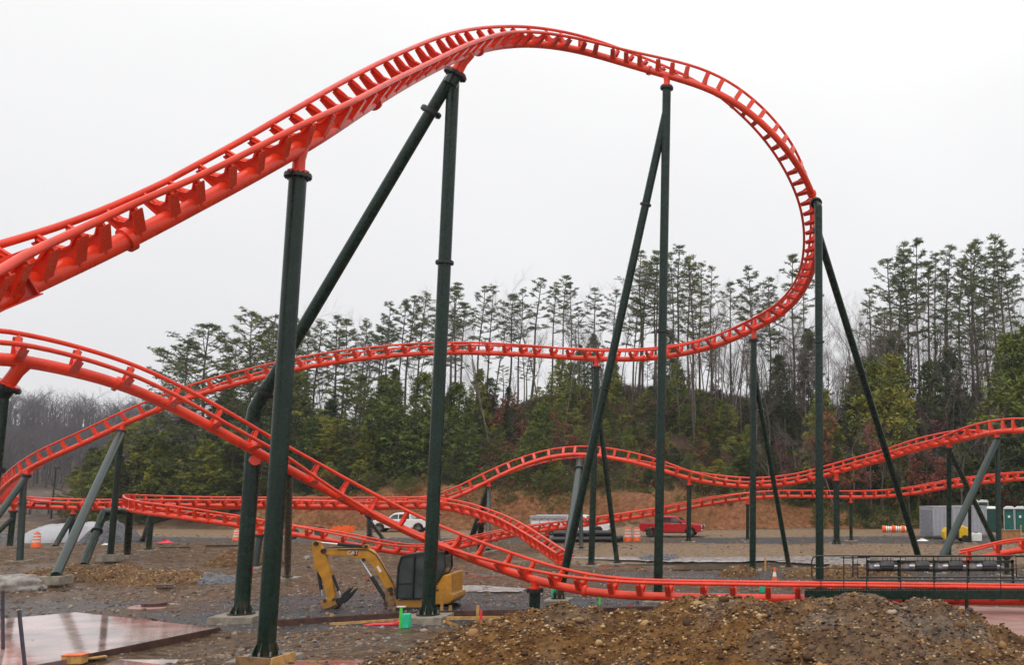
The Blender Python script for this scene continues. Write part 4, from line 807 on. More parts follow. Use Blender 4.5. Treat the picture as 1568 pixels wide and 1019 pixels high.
# portable toilets
TL_ = ['portable toilet whose white roof shows above the left part of the trailer roof', 'portable toilet whose white roof shows just above the trailer rear corner', 'green portable toilet turned sideways just right of the trailer', 'green portable toilet with a pictogram on its door, right of the green column', 'green portable toilet at the right edge with a square white sign', 'green portable toilet partly cut off by the right edge of the photo']
for i, (px, bz) in enumerate(((1492, 809), (1507, 809), (1522, 815), (1546, 815), (1563, 815), (1580, 815))):
    p = G(px, bz); rt = thing('portable_toilet', TL_[i], 'toilet', p, R(-14) if i != 2 else R(60), 'portable toilets beside the trailer', local=True); h = 2.3 if i > 1 else 2.75
    MB().box((0, 0, h / 2), (1.08, 1.08, h), taper=.98).build('cabin', 'tealdark', rt, bevel=.03)
    MB().prism([(-.56, 0), (.56, 0), (.54, .12), (.3, .27), (-.3, .27), (-.54, .12)], 1.14, (0, 0, h)).build('roof', 'whiteplastic', rt, bevel=.04)
    d = [(-.42, .12), (.42, .12), (.42, 1.75)] + [(.42 * math.cos(a), 1.75 + .30 * math.sin(a)) for a in np.linspace(.3, 2.84, 7)] + [(-.42, 1.75)]
    dr = MB().prism(d, .05, (0, -.56, 0)).build('door', 'teal', rt, bevel=.01)
    MB().box((0, -.595, 1.55), (.22, .01, .24)).build('sign', 'stripe', dr); MB().box((.34, -.6, 1.05), (.05, .04, .16)).build('handle', 'rubber', dr)
    for s in (-1, 1): MB().box((s * .5, -.56, h / 2), (.05, .06, h - .1)).build('corner_post', 'whiteplastic', rt)
# yellow towable light plant
p = G(1463, 831); rt = thing('towable_generator', 'yellow two lobed towable generator in front of the grey trailer', 'generator', p, R(8), local=True)
MB().prism([(-1.1, .25), (-.5, .25), (-.5, 1.15), (-.65, 1.3), (-.95, 1.2), (-1.15, .9)], 1.1).build('front_cover', 'yellowbright', rt, bevel=.08)
MB().prism([(.2, .35), (1.1, .35), (1.2, .8), (1.05, 1.25), (.6, 1.45), (.25, 1.42)], 1.1).build('rear_cover', 'yellowbright', rt, bevel=.1)
MB().box((-.15, 0, .7), (.7, .8, .8)).build('engine', 'rubber', rt, bevel=.04); MB().cyl((.0, .2, .5), (.0, .2, 1.9), .05, 10).build('mast', 'silver', rt); MB().bar((-1.9, 0, .35), (1, 0, .35), .12, .1).build('tow_bar', 'rubber', rt)
for s in (-1, 1): wheel(rt, .7, s * .6, .32, .2, s)
p = G(1495, 830); rt = thing('water_tank', 'small white tank with a dark board leaning on it beside the yellow generator', 'tank', p, 0, local=True)
MB().box((0, 0, .38), (.9, .7, .72)).build('tank_body', 'white', rt, bevel=.06); MB().cyl((0, 0, .74), (0, 0, .80), .14, 12).build('lid', 'rubber', rt)
p = G(1545, 829); rt = thing('plywood_crate', 'open brown plywood crate in front of the portable toilets', 'crate', p, R(5), local=True)
MB().box((0, -.5, .45), (1.7, .04, .85)).build('side_panel', 'plywood', rt); MB().box((0, .5, .45), (1.7, .04, .85)).build('side_panel', 'plywood', rt)
for s in (-1, 1): MB().box((s * .83, 0, .45), (.04, .96, .85)).build('end_panel', 'plywood', rt)
MB().box((.95, -.55, .7), (.10, .10, 1.4)).build('post', 'timber', rt); MB().box((0, 0, .93), (2.0, 1.1, .05)).build('lid_rim', 'timberdark', rt)
# barn, poles
p = G(76, 803); p = at(76, 803, 135); p.z = T(p.x, p.y)
rt = thing('barn', 'small grey wooden shed with faded red roof beyond the left gravel', 'shed', p, R(3), local=True)
MB().box((0, 0, .8), (3.5, 3, 1.6)).build('wall', 'barnwood', rt); MB().prism([(-1.9, 0), (0, .6), (1.9, 0)], 3.9, (0, 0, 1.58), Matrix.Rotation(R(90), 3, 'Z')).build('roof', 'roofred', rt)
for xx in (-2.0, -1.7, .7): MB().box((xx, -1.7, .75), (.14, .14, 1.5)).build('post', 'barnwood', rt)
MB().box((-.4, -1.52, .7), (1.8, .04, 1.3)).build('door', 'barnwood', rt)
def pole(name, label, px, pyt, pyb, Y, r, m, cat, ban=None):
    a = at(px, pyb, Y); zt_ = at(px, pyt, Y).z; rt = thing(name, label, cat, (a.x, Y, T(a.x, Y)))
    MB().cyl((a.x, Y, T(a.x, Y)), (a.x, Y, zt_), r, 10).build('pole', m, rt); return rt, a.x, zt_
rt, x_, z_ = pole('light_pole', 'thin dark lamp pole far off at the left, behind the tracks', 80, 717, 775, 125, .09, 'blacksteel', 'lamp pole')
MB().box((x_ + .1, 125, z_), (.7, .3, .16)).build('lamp_head', 'blacksteel', rt, bevel=.03)
rt, x_, z_ = pole('marker_pole', 'thin red and white banded pole behind the left tripod support', 174, 725, 774, 100, .10, 'stripe', 'pole')
for i in range(6): MB().cyl((x_, 100, z_ - .25 - i * .62), (x_, 100, z_ - .55 - i * .62), .107, 10).build('red_band', 'pinkred', rt)
# heaps
HS = []; HG = []
def heap(name, label, px, py, w, h, m, d=None, sx=1.0, peak=1.0, cat='pile', g='piles of stone and earth'):
    p = G(px, py); d = d or w * .7; n = 90; u = np.linspace(-1, 1, n); A, B = np.meshgrid(u, u); rr = np.sqrt(A ** 2 + B ** 2)
    X = p.x + A * w / 2; Y = p.y + d / 2 + B * d / 2; Zb = terrain(X, Y)
    hh = h * np.clip(1 - rr ** peak, 0, 1) ** .9 + (vnoise(X, Y, w * .15, 41) - .5) * h * .35 * np.clip(1.1 - rr, 0, 1) + (vnoise(X, Y, .5, 42) - .5) * .16 + (vnoise(X, Y, .18, 43) - .5) * .09
    Z_ = np.where(rr < 1, Zb + hh, Zb - .12); idx = np.arange(n * n).reshape(n, n); Fq = np.stack([idx[:-1, :-1], idx[:-1, 1:], idx[1:, 1:], idx[1:, :-1]], -1).reshape(-1, 4)
    o = npmesh(name, np.stack([X - p.x, Y - p.y, Z_], -1).reshape(-1, 3), Fq, m, attrs=dict(gravel=np.full(n * n, .35)), smooth=True); o.location = (p.x, p.y, 0); tag(o, label, cat, g)
    if m != 'pale': k = np.argwhere(rr < .95); k = k[rng.integers(0, len(k), int(260 * w))]; (HG if m == 'greygravel' else HS).append(np.stack([X[k[:, 0], k[:, 1]], Y[k[:, 0], k[:, 1]], Z_[k[:, 0], k[:, 1]]], -1))
heap('gravel_pile', 'broad low pile of pale crushed stone at the far left', 50, 832, 6.8, 1.35, 'pale', 9, peak=4)
heap('gravel_pile', 'dark grey gravel pile between the splayed legs at the left', 140, 834, 4.8, 1.6, 'greygravel', 5, peak=2)
heap('gravel_pile', 'small dark grey pile at the left edge beside the pale stone', 2, 824, 2.5, .5, 'greygravel', 2)
heap('dirt_pile', 'low brown dirt heap left of the big rear column', 350, 872, 5.5, 1.0, 'mound', 4, peak=2)
heap('dirt_pile', 'low dirt and stone heap behind the tall concrete block', 225, 897, 6.5, .65, 'mound', 4, peak=2)
heap('dirt_pile', 'flat ridge of brown spoil right of the tall concrete block', 150, 893, 4.5, .75, 'mound', 3.5, peak=2)
heap('dirt_pile', 'low earth heap between the boulder and the hairpin legs', 60, 893, 6, .6, 'mound', 5, peak=2)
heap('dirt_pile', 'low grey brown heap right of the boxed manhole', 300, 895, 4.5, .45, 'greygravel', 3, peak=2)
heap('dirt_pile', 'small tan dirt heap behind the walkway left end', 1130, 884, 2.6, .5, 'mound', 2, peak=2)
heap('dirt_pile', 'tan dirt ridge seen through the walkway railing', 1300, 887, 8, .55, 'mound', 3, peak=3)
heap('gravel_pile', 'flat heap of grey slabs and stone behind the slim arch column', 1005, 861, 3.0, .35, 'greygravel', 3, peak=3)
for nm, LST, mm, lb in (('heap_stones', HS, 'ochrerocks', 'ochre stones lying in the low dirt heaps of the site'), ('heap_gravel', HG, 'greyrocks', 'grey stones lying in the dark gravel heaps')):
    P = np.concatenate(LST); o = rocks(nm, P, .015 + .07 * rng.random(len(P)) ** 3, mm, rng.random(len(P)) ** 1.3); tag(o, lb, 'stones', kind='stuff')
# boulder
def boulder(label, px, py, w, d, h, seed, name='boulder'):
    p = G(px, py); import bmesh; bm = bmesh.new(); bmesh.ops.create_icosphere(bm, subdivisions=4, radius=1)
    for v in bm.verts:
        q = v.co * 1.6 + Vector((seed, 0, 0)); f = 1 + .28 * mnoise.noise(q) + .12 * mnoise.noise(q * 3) + .04 * mnoise.noise(q * 9); c = v.co * f; c.z = min(c.z, .72 + .08 * mnoise.noise(q * 2)); v.co = Vector((c.x * w / 2, c.y * d / 2, c.z * h * .62))
    me = bpy.data.meshes.new(name); bm.to_mesh(me); bm.free(); me.materials.append(M['boulder'])
    for q in me.polygons: q.use_smooth = True
    o = bpy.data.objects.new(name, me); COL.objects.link(o); o.location = (p.x, p.y, T(p.x, p.y) + h * .25); tag(o, label, 'rock')
M['boulder'] = mat('grey_brown_boulder', (.15, .115, .09), .6, col2=(.34, .31, .28), scale=2.2, bump=.9, bscale=6)
boulder('big wet grey boulder lying at the left edge of the site', 12, 905, 3.4, 1.6, 1.15, 3.1)
boulder('small grey rock beside the big boulder', 62, 902, .7, .5, .4, 8.1)
boulder('white lump of rock on the mud above the excavator boom', 470, 858, .5, .4, .35, 5.5)
# slabs
def slab(name, pts, th, m, lift, kind=True, label=None, cat=None):
    P = [G(a, b, lift) for a, b in pts]; n = len(P); vs = [tuple(p) for p in P] + [(p.x, p.y, p.z - th) for p in P]
    b = MB(); b.add(vs, [tuple(range(n))[::-1] if False else tuple(range(n)), tuple(range(2 * n - 1, n - 1, -1))] + [(i, (i + 1) % n, n + (i + 1) % n, n + i) for i in range(n)])
    o = b.build(name, m, smooth=0); 
    if kind: o['kind'] = 'structure'
    return o, P
s1, P1 = slab('slab', [(-60, 1040), (128, 1006), (337, 963), (116, 938.5), (0, 949), (-260, 975)], .35, 'slate', .17)
s2, P2 = slab('slab', [(60, 1062), (640, 1062), (575, 1012.5), (400, 1011), (180, 1011)], .3, 'slate', .05)
M['slabpink'] = mat('pink_concrete_slab', (.36, .20, .17), .35, var=.15, scale=1.5, bump=.1)
s3, P3 = slab('slab', [(1480, 990), (1720, 1030), (1720, 935), (1466, 929)], .5, 'slabpink', .15)
s4, P4 = slab('slab', [(1500, 985), (1800, 1030), (1800, 962), (1490, 955)], .5, 'slabpink', .42)
def plank(label, a, b, w, h, m, name='form_board', cat='board', dz=0, grp=None):
    a = Vector(a); b = Vector(b); c = (a + b) / 2; a = a + Vector((0, 0, dz)); b = b + Vector((0, 0, dz))
    o = MB().bar(a, b, w, h).build(name, m, off=Vector((c.x, c.y, c.z)), bevel=.006); tag(o, label, cat, grp); return o
plank('rusty brown form board along the front edge of the wet slab', P1[1] + Vector((0, -.06, -.10)), P1[2] + Vector((.03, -.06, -.10)), .05, .30, 'rustform')
plank('rusty brown form board across the back corner of the wet slab', P1[2] + Vector((0, .05, -.16)), P1[3] + Vector((0, .05, -.16)), .05, .24, 'rustform')
plank('long rusty form board running left of the excavator column', G(418, 957, .12), G(646, 943.5, .14), .07, .34, 'rustform')
plank('long rusty form board running right of the excavator column', G(664, 943, .14), G(1010, 936, .14), .07, .34, 'rustform')
plank('thin yellow timber lying in front of the left form board', G(505, 957, .1), G(612, 950, .1), .09, .10, 'timber', 'timber_beam', 'timber')
plank('yellow timber rail in front of the right form board', G(684, 948, .2), G(766, 947, .2), .06, .14, 'timber', 'timber_beam', 'timber')
plank('short yellow timber offcut leaning at the column footing', G(680, 953, .25), G(699, 959, .05), .12, .12, 'timber', 'timber_beam', 'timber')
plank('short plank beside the yellow box at the bottom left', G(130, 1010, .08), G(163, 1006, .08), .22, .05, 'timber', 'timber_beam', 'timber')
plank('timber edge on the right of the front column footing', G(414, 1018, .15), G(451, 1007, .15), .06, .28, 'timber', 'timber_beam', 'timber')
plank('timber edge along the front of the front column footing', G(362, 1014, .15), G(414, 1018, .15), .06, .28, 'timberdark', 'timber_beam', 'timber')
plank('dark steel plate resting on blocks beside the manhole', G(237, 897, .15), G(268, 896, .15), .9, .06, 'rustform', 'steel_plate', 'plate')
plank('rusty angle iron lying behind the stubby post', G(946, 932, .12), G(1000, 931, .12), .1, .12, 'rustform', 'steel_angle', 'steel bar')
for i, (px, py, h, lb) in enumerate(((507, 955, .32, 'short yellow stake at the left form board'), (676, 943, .42, 'yellow stake just right of the excavator column'), (731, 953, .75, 'tall yellow stake by the pink tape'), (1172, 877, .8, 'yellow stake behind the walkway end'), (689, 944, .4, 'second yellow stake right of the excavator column'))):
    p = G(px, py); o = MB().box((0, 0, h / 2), (.12, .06, h)).build('wooden_stake', 'timber', off=Vector((0, 0, 0))); o.location = (p.x, p.y, T(p.x, p.y)); tag(o, lb, 'stake')
for i, (a, b, lb) in enumerate((((6, 1003), (4, 905), 'taller upright steel stake at the bottom left edge'), ((42, 1030), (29, 935), 'shorter leaning steel stake by the wet slab'))):
    pa = G(*a); pt = at(b[0], b[1], pa.y - .1); o = MB().tube([pa - Vector((0, 0, .3)), pt], .055, 10).build('steel_stake', 'silver' if False else 'stakeblue', off=Vector(pa)) if 'stakeblue' in M else None
    if o is None:
        M['stakeblue'] = mat('blue_grey_steel', (.07, .065, .085), .35, .3, var=.2, scale=6); o = MB().tube([pa - Vector((0, 0, .3)), pt], .055, 10).build('steel_stake', 'stakeblue', off=Vector(pa))
    tag(o, lb, 'stake')
p = G(613, 962); rt = thing('survey_marker', 'lime green post with a white cap at the excavator column footing', 'marker', p)
MB().box((p.x, p.y, p.z + .38), (.10, .06, .8)).build('post', 'limegreen', rt); MB().box((p.x, p.y, p.z + .80), (.34, .10, .04)).build('cap', 'stripe', rt)
p = G(622, 962); o = MB().box((0, 0, .26), (.30, .25, .56)).build('plastic_bin', 'mint', off=Vector((0, 0, 0)), bevel=.03); o.location = p; tag(o, 'small sea green plastic bin beside the lime post', 'bin')
for px, py, lb in ((848, 916, 'sea green plastic bin at the foot of the slim leaning brace'), (1167, 908, 'sea green plastic bin under the front track right of the mound')):
    p = G(px, py); o = MB().lathe([(.12, 0), (.15, .1), (.15, .48), (.11, .56)], (0, 0, 0), 16).build('plastic_bin', 'mint', off=Vector((0, 0, 0))); o.location = p; tag(o, lb, 'bin')
for px, py, h, m, lb in ((918, 927, .42, 'limegreen', 'lime green stake behind the dirt heap'), (964, 941, .4, 'pinkred', 'pink stake just above the dirt heap crest'), (1217, 908, .4, 'pinkred', 'pink stake under the track left of the walkway'), (736, 956, .55, 'pinkred', 'pink taped stake right of the yellow stake')):
    p = G(px, py); o = MB().box((0, 0, h / 2), (.09, .05, h)).build('survey_stake', m, off=Vector((0, 0, 0))); o.location = p; tag(o, lb, 'stake')
p = G(590, 958); o = MB().prism([(-.9, 0), (.5, .0), (.95, .14), (.6, .2), (.3, .08), (-.5, .06)], .3).build('red_bag', 'pinkred', off=Vector((0, 0, 0)), bevel=.03); o.location = p; tag(o, 'crumpled red plastic bag on the ground left of the lime post', 'bag')
p = G(114, 1017); rt = thing('timber_box', 'small yellow timber box at the bottom left corner of the slab', 'box', p, R(5), local=True)
MB().box((0, 0, .13), (.62, .4, .26)).build('box_body', 'timber', rt, bevel=.01); MB().box((0, 0, .28), (.66, .44, .03)).build('lid', 'orange', rt)
p = G(236, 932); rt = thing('manhole', 'rusty manhole ring on a round concrete collar', 'manhole', p, 0, local=True)
MB().lathe([(.1, .0), (1.05, 0), (1.05, .10), (.55, .12), (.1, .12)], (0, 0, -.02), 30).build('collar', 'slabpink', rt); MB().lathe([(.1, .1), (.52, .1), (.52, .24), (.42, .26), (.1, .26)], (0, 0, 0), 30).build('cover', 'rustform', rt)
p = G(384, 893); rt = thing('barrier_flag', 'small red and white warning flag on a pole behind the rear column', 'flag', p, 0, local=True)
MB().cyl((0, 0, 0), (0, 0, 1.0), .025, 8).build('pole', 'stripe', rt); MB().prism([(-.12, .55), (.14, .55), (.02, 1.1)], .03).build('flag', 'pinkred', rt)
for i, (px, py, w, m, lb) in enumerate(((160, 836, 1.0, 'stripe', 'white tarpaulin heap at the foot of the dark gravel pile'), (252, 832, 1.4, 'pinkred', 'red and blue sheet on the far gravel'), (1411, 829, 1.2, 'stripe', 'pinkish white scraps left of the trailer'), (700, 905, .9, 'stripe', 'white sheet on the gravel behind the excavator cab'), (395, 838, .6, 'stripe', 'white scrap of sheeting between the big columns'))):
    p = G(px, py); b = MB(); pts = []
    nn = 9; b.add([(math.cos(a) * w * rng.uniform(.35, .6), math.sin(a) * w * .4 * rng.uniform(.6, 1), 0) for a in np.linspace(0, 5.6, nn)] + [(rng.uniform(-.1, .1), 0, .22 * w), (.2 * w, .05, .15 * w)], [(i, (i + 1) % nn, nn) for i in range(nn // 2)] + [(i, (i + 1) % nn, nn + 1) for i in range(nn // 2, nn)] + [(nn // 2, nn + 1, nn), (0, nn, nn + 1)])
    o = b.build('tarpaulin', m, off=Vector((0, 0, 0)), smooth=60); o.location = p; tag(o, lb, 'sheet')
for i, (px, py, lb) in enumerate(((449, 826, 'black tyre lying on the dirt under the hairpin track'), (489, 822, 'second tyre on the dirt further right under the hairpin'))):
    p = G(px, py); b = MB(); b.lathe([(.25, -.12), (.42, -.14), (.5, -.05), (.5, .05), (.42, .14), (.25, .12)], (0, 0, .45), 20, Matrix.Rotation(R(75), 3, 'X')); o = b.build('loose_tyre', 'rubber', off=Vector((0, 0, 0))); o.location = p; tag(o, lb, 'tyre')
for i, (px, py, w, lb) in enumerate(((521, 818, 2.2, 'left crumpled orange safety mesh on the bank foot'), (533, 817, 1.2, 'right crumpled orange safety mesh on the bank foot'))):
    p = G(px, py); b = MB(); nn = 24; A = rng.uniform(-1, 1, (nn, 2)); 
    for q in A: b.box((q[0] * w / 2, q[1] * .3, .35 + rng.uniform(-.2, .3)), (.4, .03, .22), Matrix.Rotation(rng.uniform(-1, 1), 3, 'Y'))
    o = b.build('safety_mesh', 'orange', off=Vector((0, 0, 0))); o.location = p; tag(o, lb, 'mesh')
for i, (px, py, w) in enumerate(((265, 841, 2.2), (340, 838, 2.6), (205, 893, 1.6), (1320, 857, 3.0))):
    p = G(px, py); o = plank(('flat dark timber on the dirt left of the hairpin', 'long dark timber on the dirt below the hairpin', 'short dark timber beside the concrete block', 'stack of dark boards behind the railing')[i], p + Vector((-w / 2, 0, .06)), p + Vector((w / 2, .3, .06)), .3, .14, 'dirtmetal', 'dark_timber', 'timber')
M['palestrip'] = mat('wet_pale_strip', (.33, .31, .29), .25, var=.35, scale=2.5, bump=.5, bscale=12, spec=.7)  # pale, low-roughness sheets laid in strips across the mud
def strip(pts, m, lift, name='pale_strip'):
    b = MB(); P = []
    for i, (a, c) in enumerate(pts):
        a2, c2 = pts[(i + 1) % len(pts)]
        for k in range(14): f = k / 14; P.append(G(a + (a2 - a) * f, c + (c2 - c) * f + random.uniform(-.45, .45)))
    b.add([(p.x, p.y, T(p.x, p.y) * .3 + lift) for p in P], [tuple(range(len(P)))]); o = b.build(name, m, smooth=0); o['kind'] = 'structure'
strip([(872, 859), (1000, 862), (1120, 862.5), (1245, 860), (1330, 856.5), (1330, 853.5), (1180, 855.5), (1050, 857), (960, 855), (872, 856)], 'palestrip', .10)
strip([(1180, 861), (1250, 866), (1340, 866), (1420, 862), (1420, 857), (1330, 857), (1250, 859)], 'palestrip', .085)
strip([(640, 903), (700, 909), (800, 908), (805, 903), (740, 899), (660, 899)], 'palestrip', .05)
# puddles
for x_0, x_1, y_0, y_1 in PUD:
    b = MB(); n = 40; vs = []
    for i in range(n):
        a = 2 * math.pi * i / n; vs.append(((x_0 + x_1) / 2 + math.cos(a) * (x_1 - x_0) * .56, (y_0 + y_1) / 2 + math.sin(a) * (y_1 - y_0) * .6, -.075))
    b.add(vs, [tuple(range(n))]); o = b.build('water', 'water', smooth=0); o['kind'] = 'structure'
#@@TREES
# ------------------------------------------------------------------ trees
class TM:
    def __init__(s): s.lim = []; s.V = []; s.n = 0; s.F = []
    def limb(s, a, b, ra, rb): s.lim.append((*a, *b, ra, rb))
    def wood(s, sides=4):
        A = np.array(s.lim); n = len(A); a, b, ra, rb = A[:, :3], A[:, 3:6], A[:, 6], A[:, 7]
        d = b - a; d /= np.maximum(np.linalg.norm(d, axis=1), 1e-6)[:, None]; h = np.where(np.abs(d[:, 2:3]) > .9, np.array([[1., 0, 0]]), np.array([[0, 0, 1.]])); u = np.cross(d, h); u /= np.linalg.norm(u, axis=1)[:, None]; w = np.cross(d, u)
        an = np.linspace(0, 2 * math.pi, sides, endpoint=False); off = u[:, None] * np.cos(an)[None, :, None] + w[:, None] * np.sin(an)[None, :, None]
        V = np.concatenate([a[:, None] + off * ra[:, None, None], b[:, None] + off * rb[:, None, None]], 1).reshape(-1, 3)
        j = np.arange(sides); q = np.stack([j, (j + 1) % sides, sides + (j + 1) % sides, sides + j], -1); Fc = (q[None] + (np.arange(n) * 2 * sides)[:, None, None]).reshape(-1, 4)
        return V, Fc
def leaves(C, per, rad, size, flat=1.0, up=.2, thin=.35, tr=None):
    C = np.repeat(np.asarray(C), per, 0); n = len(C); tr = tr or rng
    d = tr.normal(size=(n, 3)); d /= np.linalg.norm(d, axis=1)[:, None]; c = C + d * rad * tr.random((n, 1)) ** .6 * np.array([1, 1, flat])
    a = d + tr.normal(0, .5, (n, 3)); a[:, 2] = a[:, 2] * .6 + up; a /= np.linalg.norm(a, axis=1)[:, None]
    b = np.cross(a, tr.normal(size=(n, 3))); b /= np.linalg.norm(b, axis=1)[:, None]; s_ = size * tr.uniform(.6, 1.4, (n, 1))
    V = np.stack([c - a * s_ * .5 - b * s_ * thin * .5, c - a * s_ * .5 + b * s_ * thin * .5, c + a * s_ * .5], 1).reshape(-1, 3)
    return V, np.arange(3 * n).reshape(-1, 3)
def mk_pine(seed, h=18., tb=.5, Rr=3.0, n=34, dens=1.0):
    r = np.random.default_rng(seed); t = TM(); pts = [np.array([0, 0, -.8])]; lean = r.normal(0, .03, 2); K = 14
    for i in range(1, K + 1): z = h * i / K; pts.append(np.array([lean[0] * z + .12 * math.sin(z * .5 + seed), lean[1] * z + .1 * math.sin(z * .37 + seed * 2), z]))
    for i in range(K): t.limb(pts[i], pts[i + 1], .15 * (1 - i / K) ** .8 + .03, .15 * (1 - (i + 1) / K) ** .8 + .03)
    def tp(z): q = np.clip(z / h * K, 0, K - 1e-3); i = int(q); return pts[i] + (pts[i + 1] - pts[i]) * (q - i)
    C = []; az = r.uniform(0, 6.28)
    for i in range(n):
        if r.random() < (.22 if tb > .25 else .1): continue
        f = i / (n - 1); z = h * (tb + (1 - tb) * f ** .9) - .15; az += 2.4 + r.normal(0, .4); prof = (math.sin(math.pi * min(1, .22 + .78 * f)) ** .7) * .8 + .25 * (1 - f)
        L_ = Rr * prof * r.uniform(.55, 1.25); el = R(r.uniform(-4, 22) + 25 * f); p0 = tp(z); dirv = np.array([math.cos(az) * math.cos(el), math.sin(az) * math.cos(el), math.sin(el)])
        pm = p0 + dirv * L_ * .55; pe = p0 + dirv * L_ + np.array([0, 0, L_ * .08]); t.limb(p0, pm, .055 * (1 - f * .5), .035); t.limb(pm, pe, .035, .012)
        ns = int(3 + L_ * 2.4)
        for k in range(ns):
            g_ = .30 + .70 * k / max(1, ns - 1); pp = p0 + (pe - p0) * g_; sd = (1 if k % 2 else -1) * r.uniform(.5, 1.2); a2 = az + sd; l2 = L_ * .34 * (1.25 - g_) + .25; q = pp + np.array([math.cos(a2) * l2, math.sin(a2) * l2, r.uniform(-.02, .25)])
            t.limb(pp, q, .018, .008)
            if r.random() < .70 * dens: C.append(q)
            if r.random() < .38 * dens: C.append((pp + q) / 2)
        C.append(pe)
    for i in range(5): C.append(tp(h - .1) + r.normal(0, .25, 3) * np.array([1, 1, .6]))
    for i in range(int(8 + 10 * r.random()) if tb > .25 else 0):                   # dead stubs on the bare stem
        z = h * r.uniform(.22, tb); a2 = r.uniform(0, 6.28); l2 = r.uniform(.4, 1.5); p0 = tp(z); t.limb(p0, p0 + np.array([math.cos(a2) * l2, math.sin(a2) * l2, r.uniform(-.3, .3)]), .02, .006)
    return t.wood(), leaves(C, 14, .38, .32, .38, .25, .22, r)
def mk_cedar(seed, h=9., Rb=2.3, shape=.8, nc=520, per=14):
    r = np.random.default_rng(seed); t = TM(); t.limb((0, 0, -.6), (0, 0, h * .95), .12, .02); C = []
    lob = r.uniform(0, 6.28, 9); lz = r.uniform(0, h, 9)
    for i in range(nc):
        f = r.random() ** 1.15; a = r.uniform(0, 6.28); rad = Rb * ((1 - f) ** shape) * (1 if f > .1 else .6 + 4 * f) + .15
        bump_ = 1 + .28 * math.sin(a * 3 + f * 11 + seed) * math.cos(f * 17 + a * 2 + seed) + r.normal(0, .10); rr = rad * bump_ * (r.uniform(.55, 1) if r.random() < .8 else r.uniform(.1, .6))
        z = f * h * 1.0 + .15; C.append((math.cos(a) * rr, math.sin(a) * rr, z + rr * .12))
        if i % 5 == 0: t.limb((0, 0, z), (math.cos(a) * rr, math.sin(a) * rr, z + rr * .12), .03, .01)
    return t.wood(), leaves(C, per, .36, .27, .8, .1, .42, r)
def mk_bare(seed, h=15., leaf=0, spread=.42, r0=.16, lv=5):
    r = np.random.default_rng(seed); t = TM(); tips = []
    def grow(p, d, L_, rad, l):
        q = p.copy(); n = 3 if l > 0 else 6
        for i in range(n):
            d2 = d + r.normal(0, .06 if l == 0 else .12, 3); d2[2] += .05 * l * .3; d2 /= np.linalg.norm(d2); e_ = q + d2 * L_ / n; ra = rad * (1 - .45 * i / n); rb = rad * (1 - .45 * (i + 1) / n); t.limb(q, e_, ra, rb)
            if l < lv and (l > 0 or i >= 2):
                for k in range(1 if l < 2 else 2):
                    a = r.uniform(0, 6.28); pr = np.cross(d2, [math.cos(a), math.sin(a), .2]); pr /= np.linalg.norm(pr); nd = d2 * (1 - spread) + pr * spread * r.uniform(.8, 1.3) + np.array([0, 0, .12]); nd /= np.linalg.norm(nd); grow(e_, nd, L_ * (r.uniform(.42, .62) if l else r.uniform(.3, .45)), rb * .6, l + 1)
            q = e_; d = d2
        tips.append(q)
    grow(np.array([0, 0, -.6]), np.array([r.normal(0, .04), r.normal(0, .04), 1.]), h * .72, r0, 0)
    w = t.wood(3); lf = None
    if leaf: tp = np.array(tips); tp = tp[r.random(len(tp)) < leaf]; lf = leaves(tp, 6, .35, .24, .8, 0, .7, r)
    return w, lf
def mesh_of(name, VF, m):
    o = npmesh(name, VF[0], VF[1], m); me = o.data; bpy.data.objects.remove(o); return me
KIND = {}
def reg(kind, gen, args, wm, lm, crown='crown'):
    KIND[kind] = []
    for a in args:
        w, l = gen(**a); KIND[kind].append((mesh_of('trunk', w, wm), mesh_of(crown, l, lm) if l is not None else None, a['h'], crown))
reg('pine', mk_pine, [dict(seed=i, h=18, tb=.36 + .07 * (i % 4), Rr=2.2 + .4 * (i % 3), n=30 + 3 * i, dens=.66 + .06 * (i % 4)) for i in range(9)], 'bark', 'needle')
reg('bigpine', mk_pine, [dict(seed=20 + i, h=16, tb=.25, Rr=4.6, n=56, dens=1.0) for i in range(2)], 'bark', 'needle')
reg('thinpine', mk_pine, [dict(seed=40 + i, h=18, tb=.58, Rr=2.0, n=24, dens=.85) for i in range(4)], 'bark', 'needle')
reg('cedar', mk_cedar, [dict(seed=60 + i, h=9, Rb=2.2 + .3 * (i % 3), shape=.55 + .15 * (i % 3)) for i in range(5)], 'bark', 'cedar')
reg('youngpine', mk_pine, [dict(seed=150 + i, h=10, tb=.07, Rr=2.9, n=54, dens=1.15) for i in range(4)], 'bark', 'cedar')
reg('darkever', mk_cedar, [dict(seed=70 + i, h=9, Rb=2.4, shape=.6 + .1 * i, nc=480) for i in range(3)], 'bark', 'darkleaf')
reg('bare', mk_bare, [dict(seed=80 + i, h=15, r0=.12) for i in range(5)], 'barklight', None)
reg('sapling', mk_bare, [dict(seed=90 + i, h=9, r0=.07, spread=.35, lv=4) for i in range(4)], 'twig', None)
reg('rustoak', mk_bare, [dict(seed=100 + i, h=8, leaf=.5, r0=.09, spread=.5, lv=4) for i in range(3)], 'bark', 'rustleaf')
reg('purpletree', mk_bare, [dict(seed=110 + i, h=8, leaf=.55, r0=.09, spread=.5, lv=4) for i in range(2)], 'bark', 'purpleleaf')
LAB = dict(pine='tall dark pine with a bare stem and layered crown on the ridge behind the coaster', bigpine='broad spreading pine with dense layered branches at the left of the ridge', thinpine='slender tall pine with a small thin crown on the ridge',
    cedar='dense yellow green evergreen on the slope below the ridge', youngpine='bushy young pine', darkever='dark green evergreen on the slope', bare='leafless grey trunked tree rising above the slope', sapling='thin leafless sapling on the brushy slope', rustoak='young tree holding rust brown dead leaves on the slope', purpletree='small tree with dull purple brown leaves on the slope')
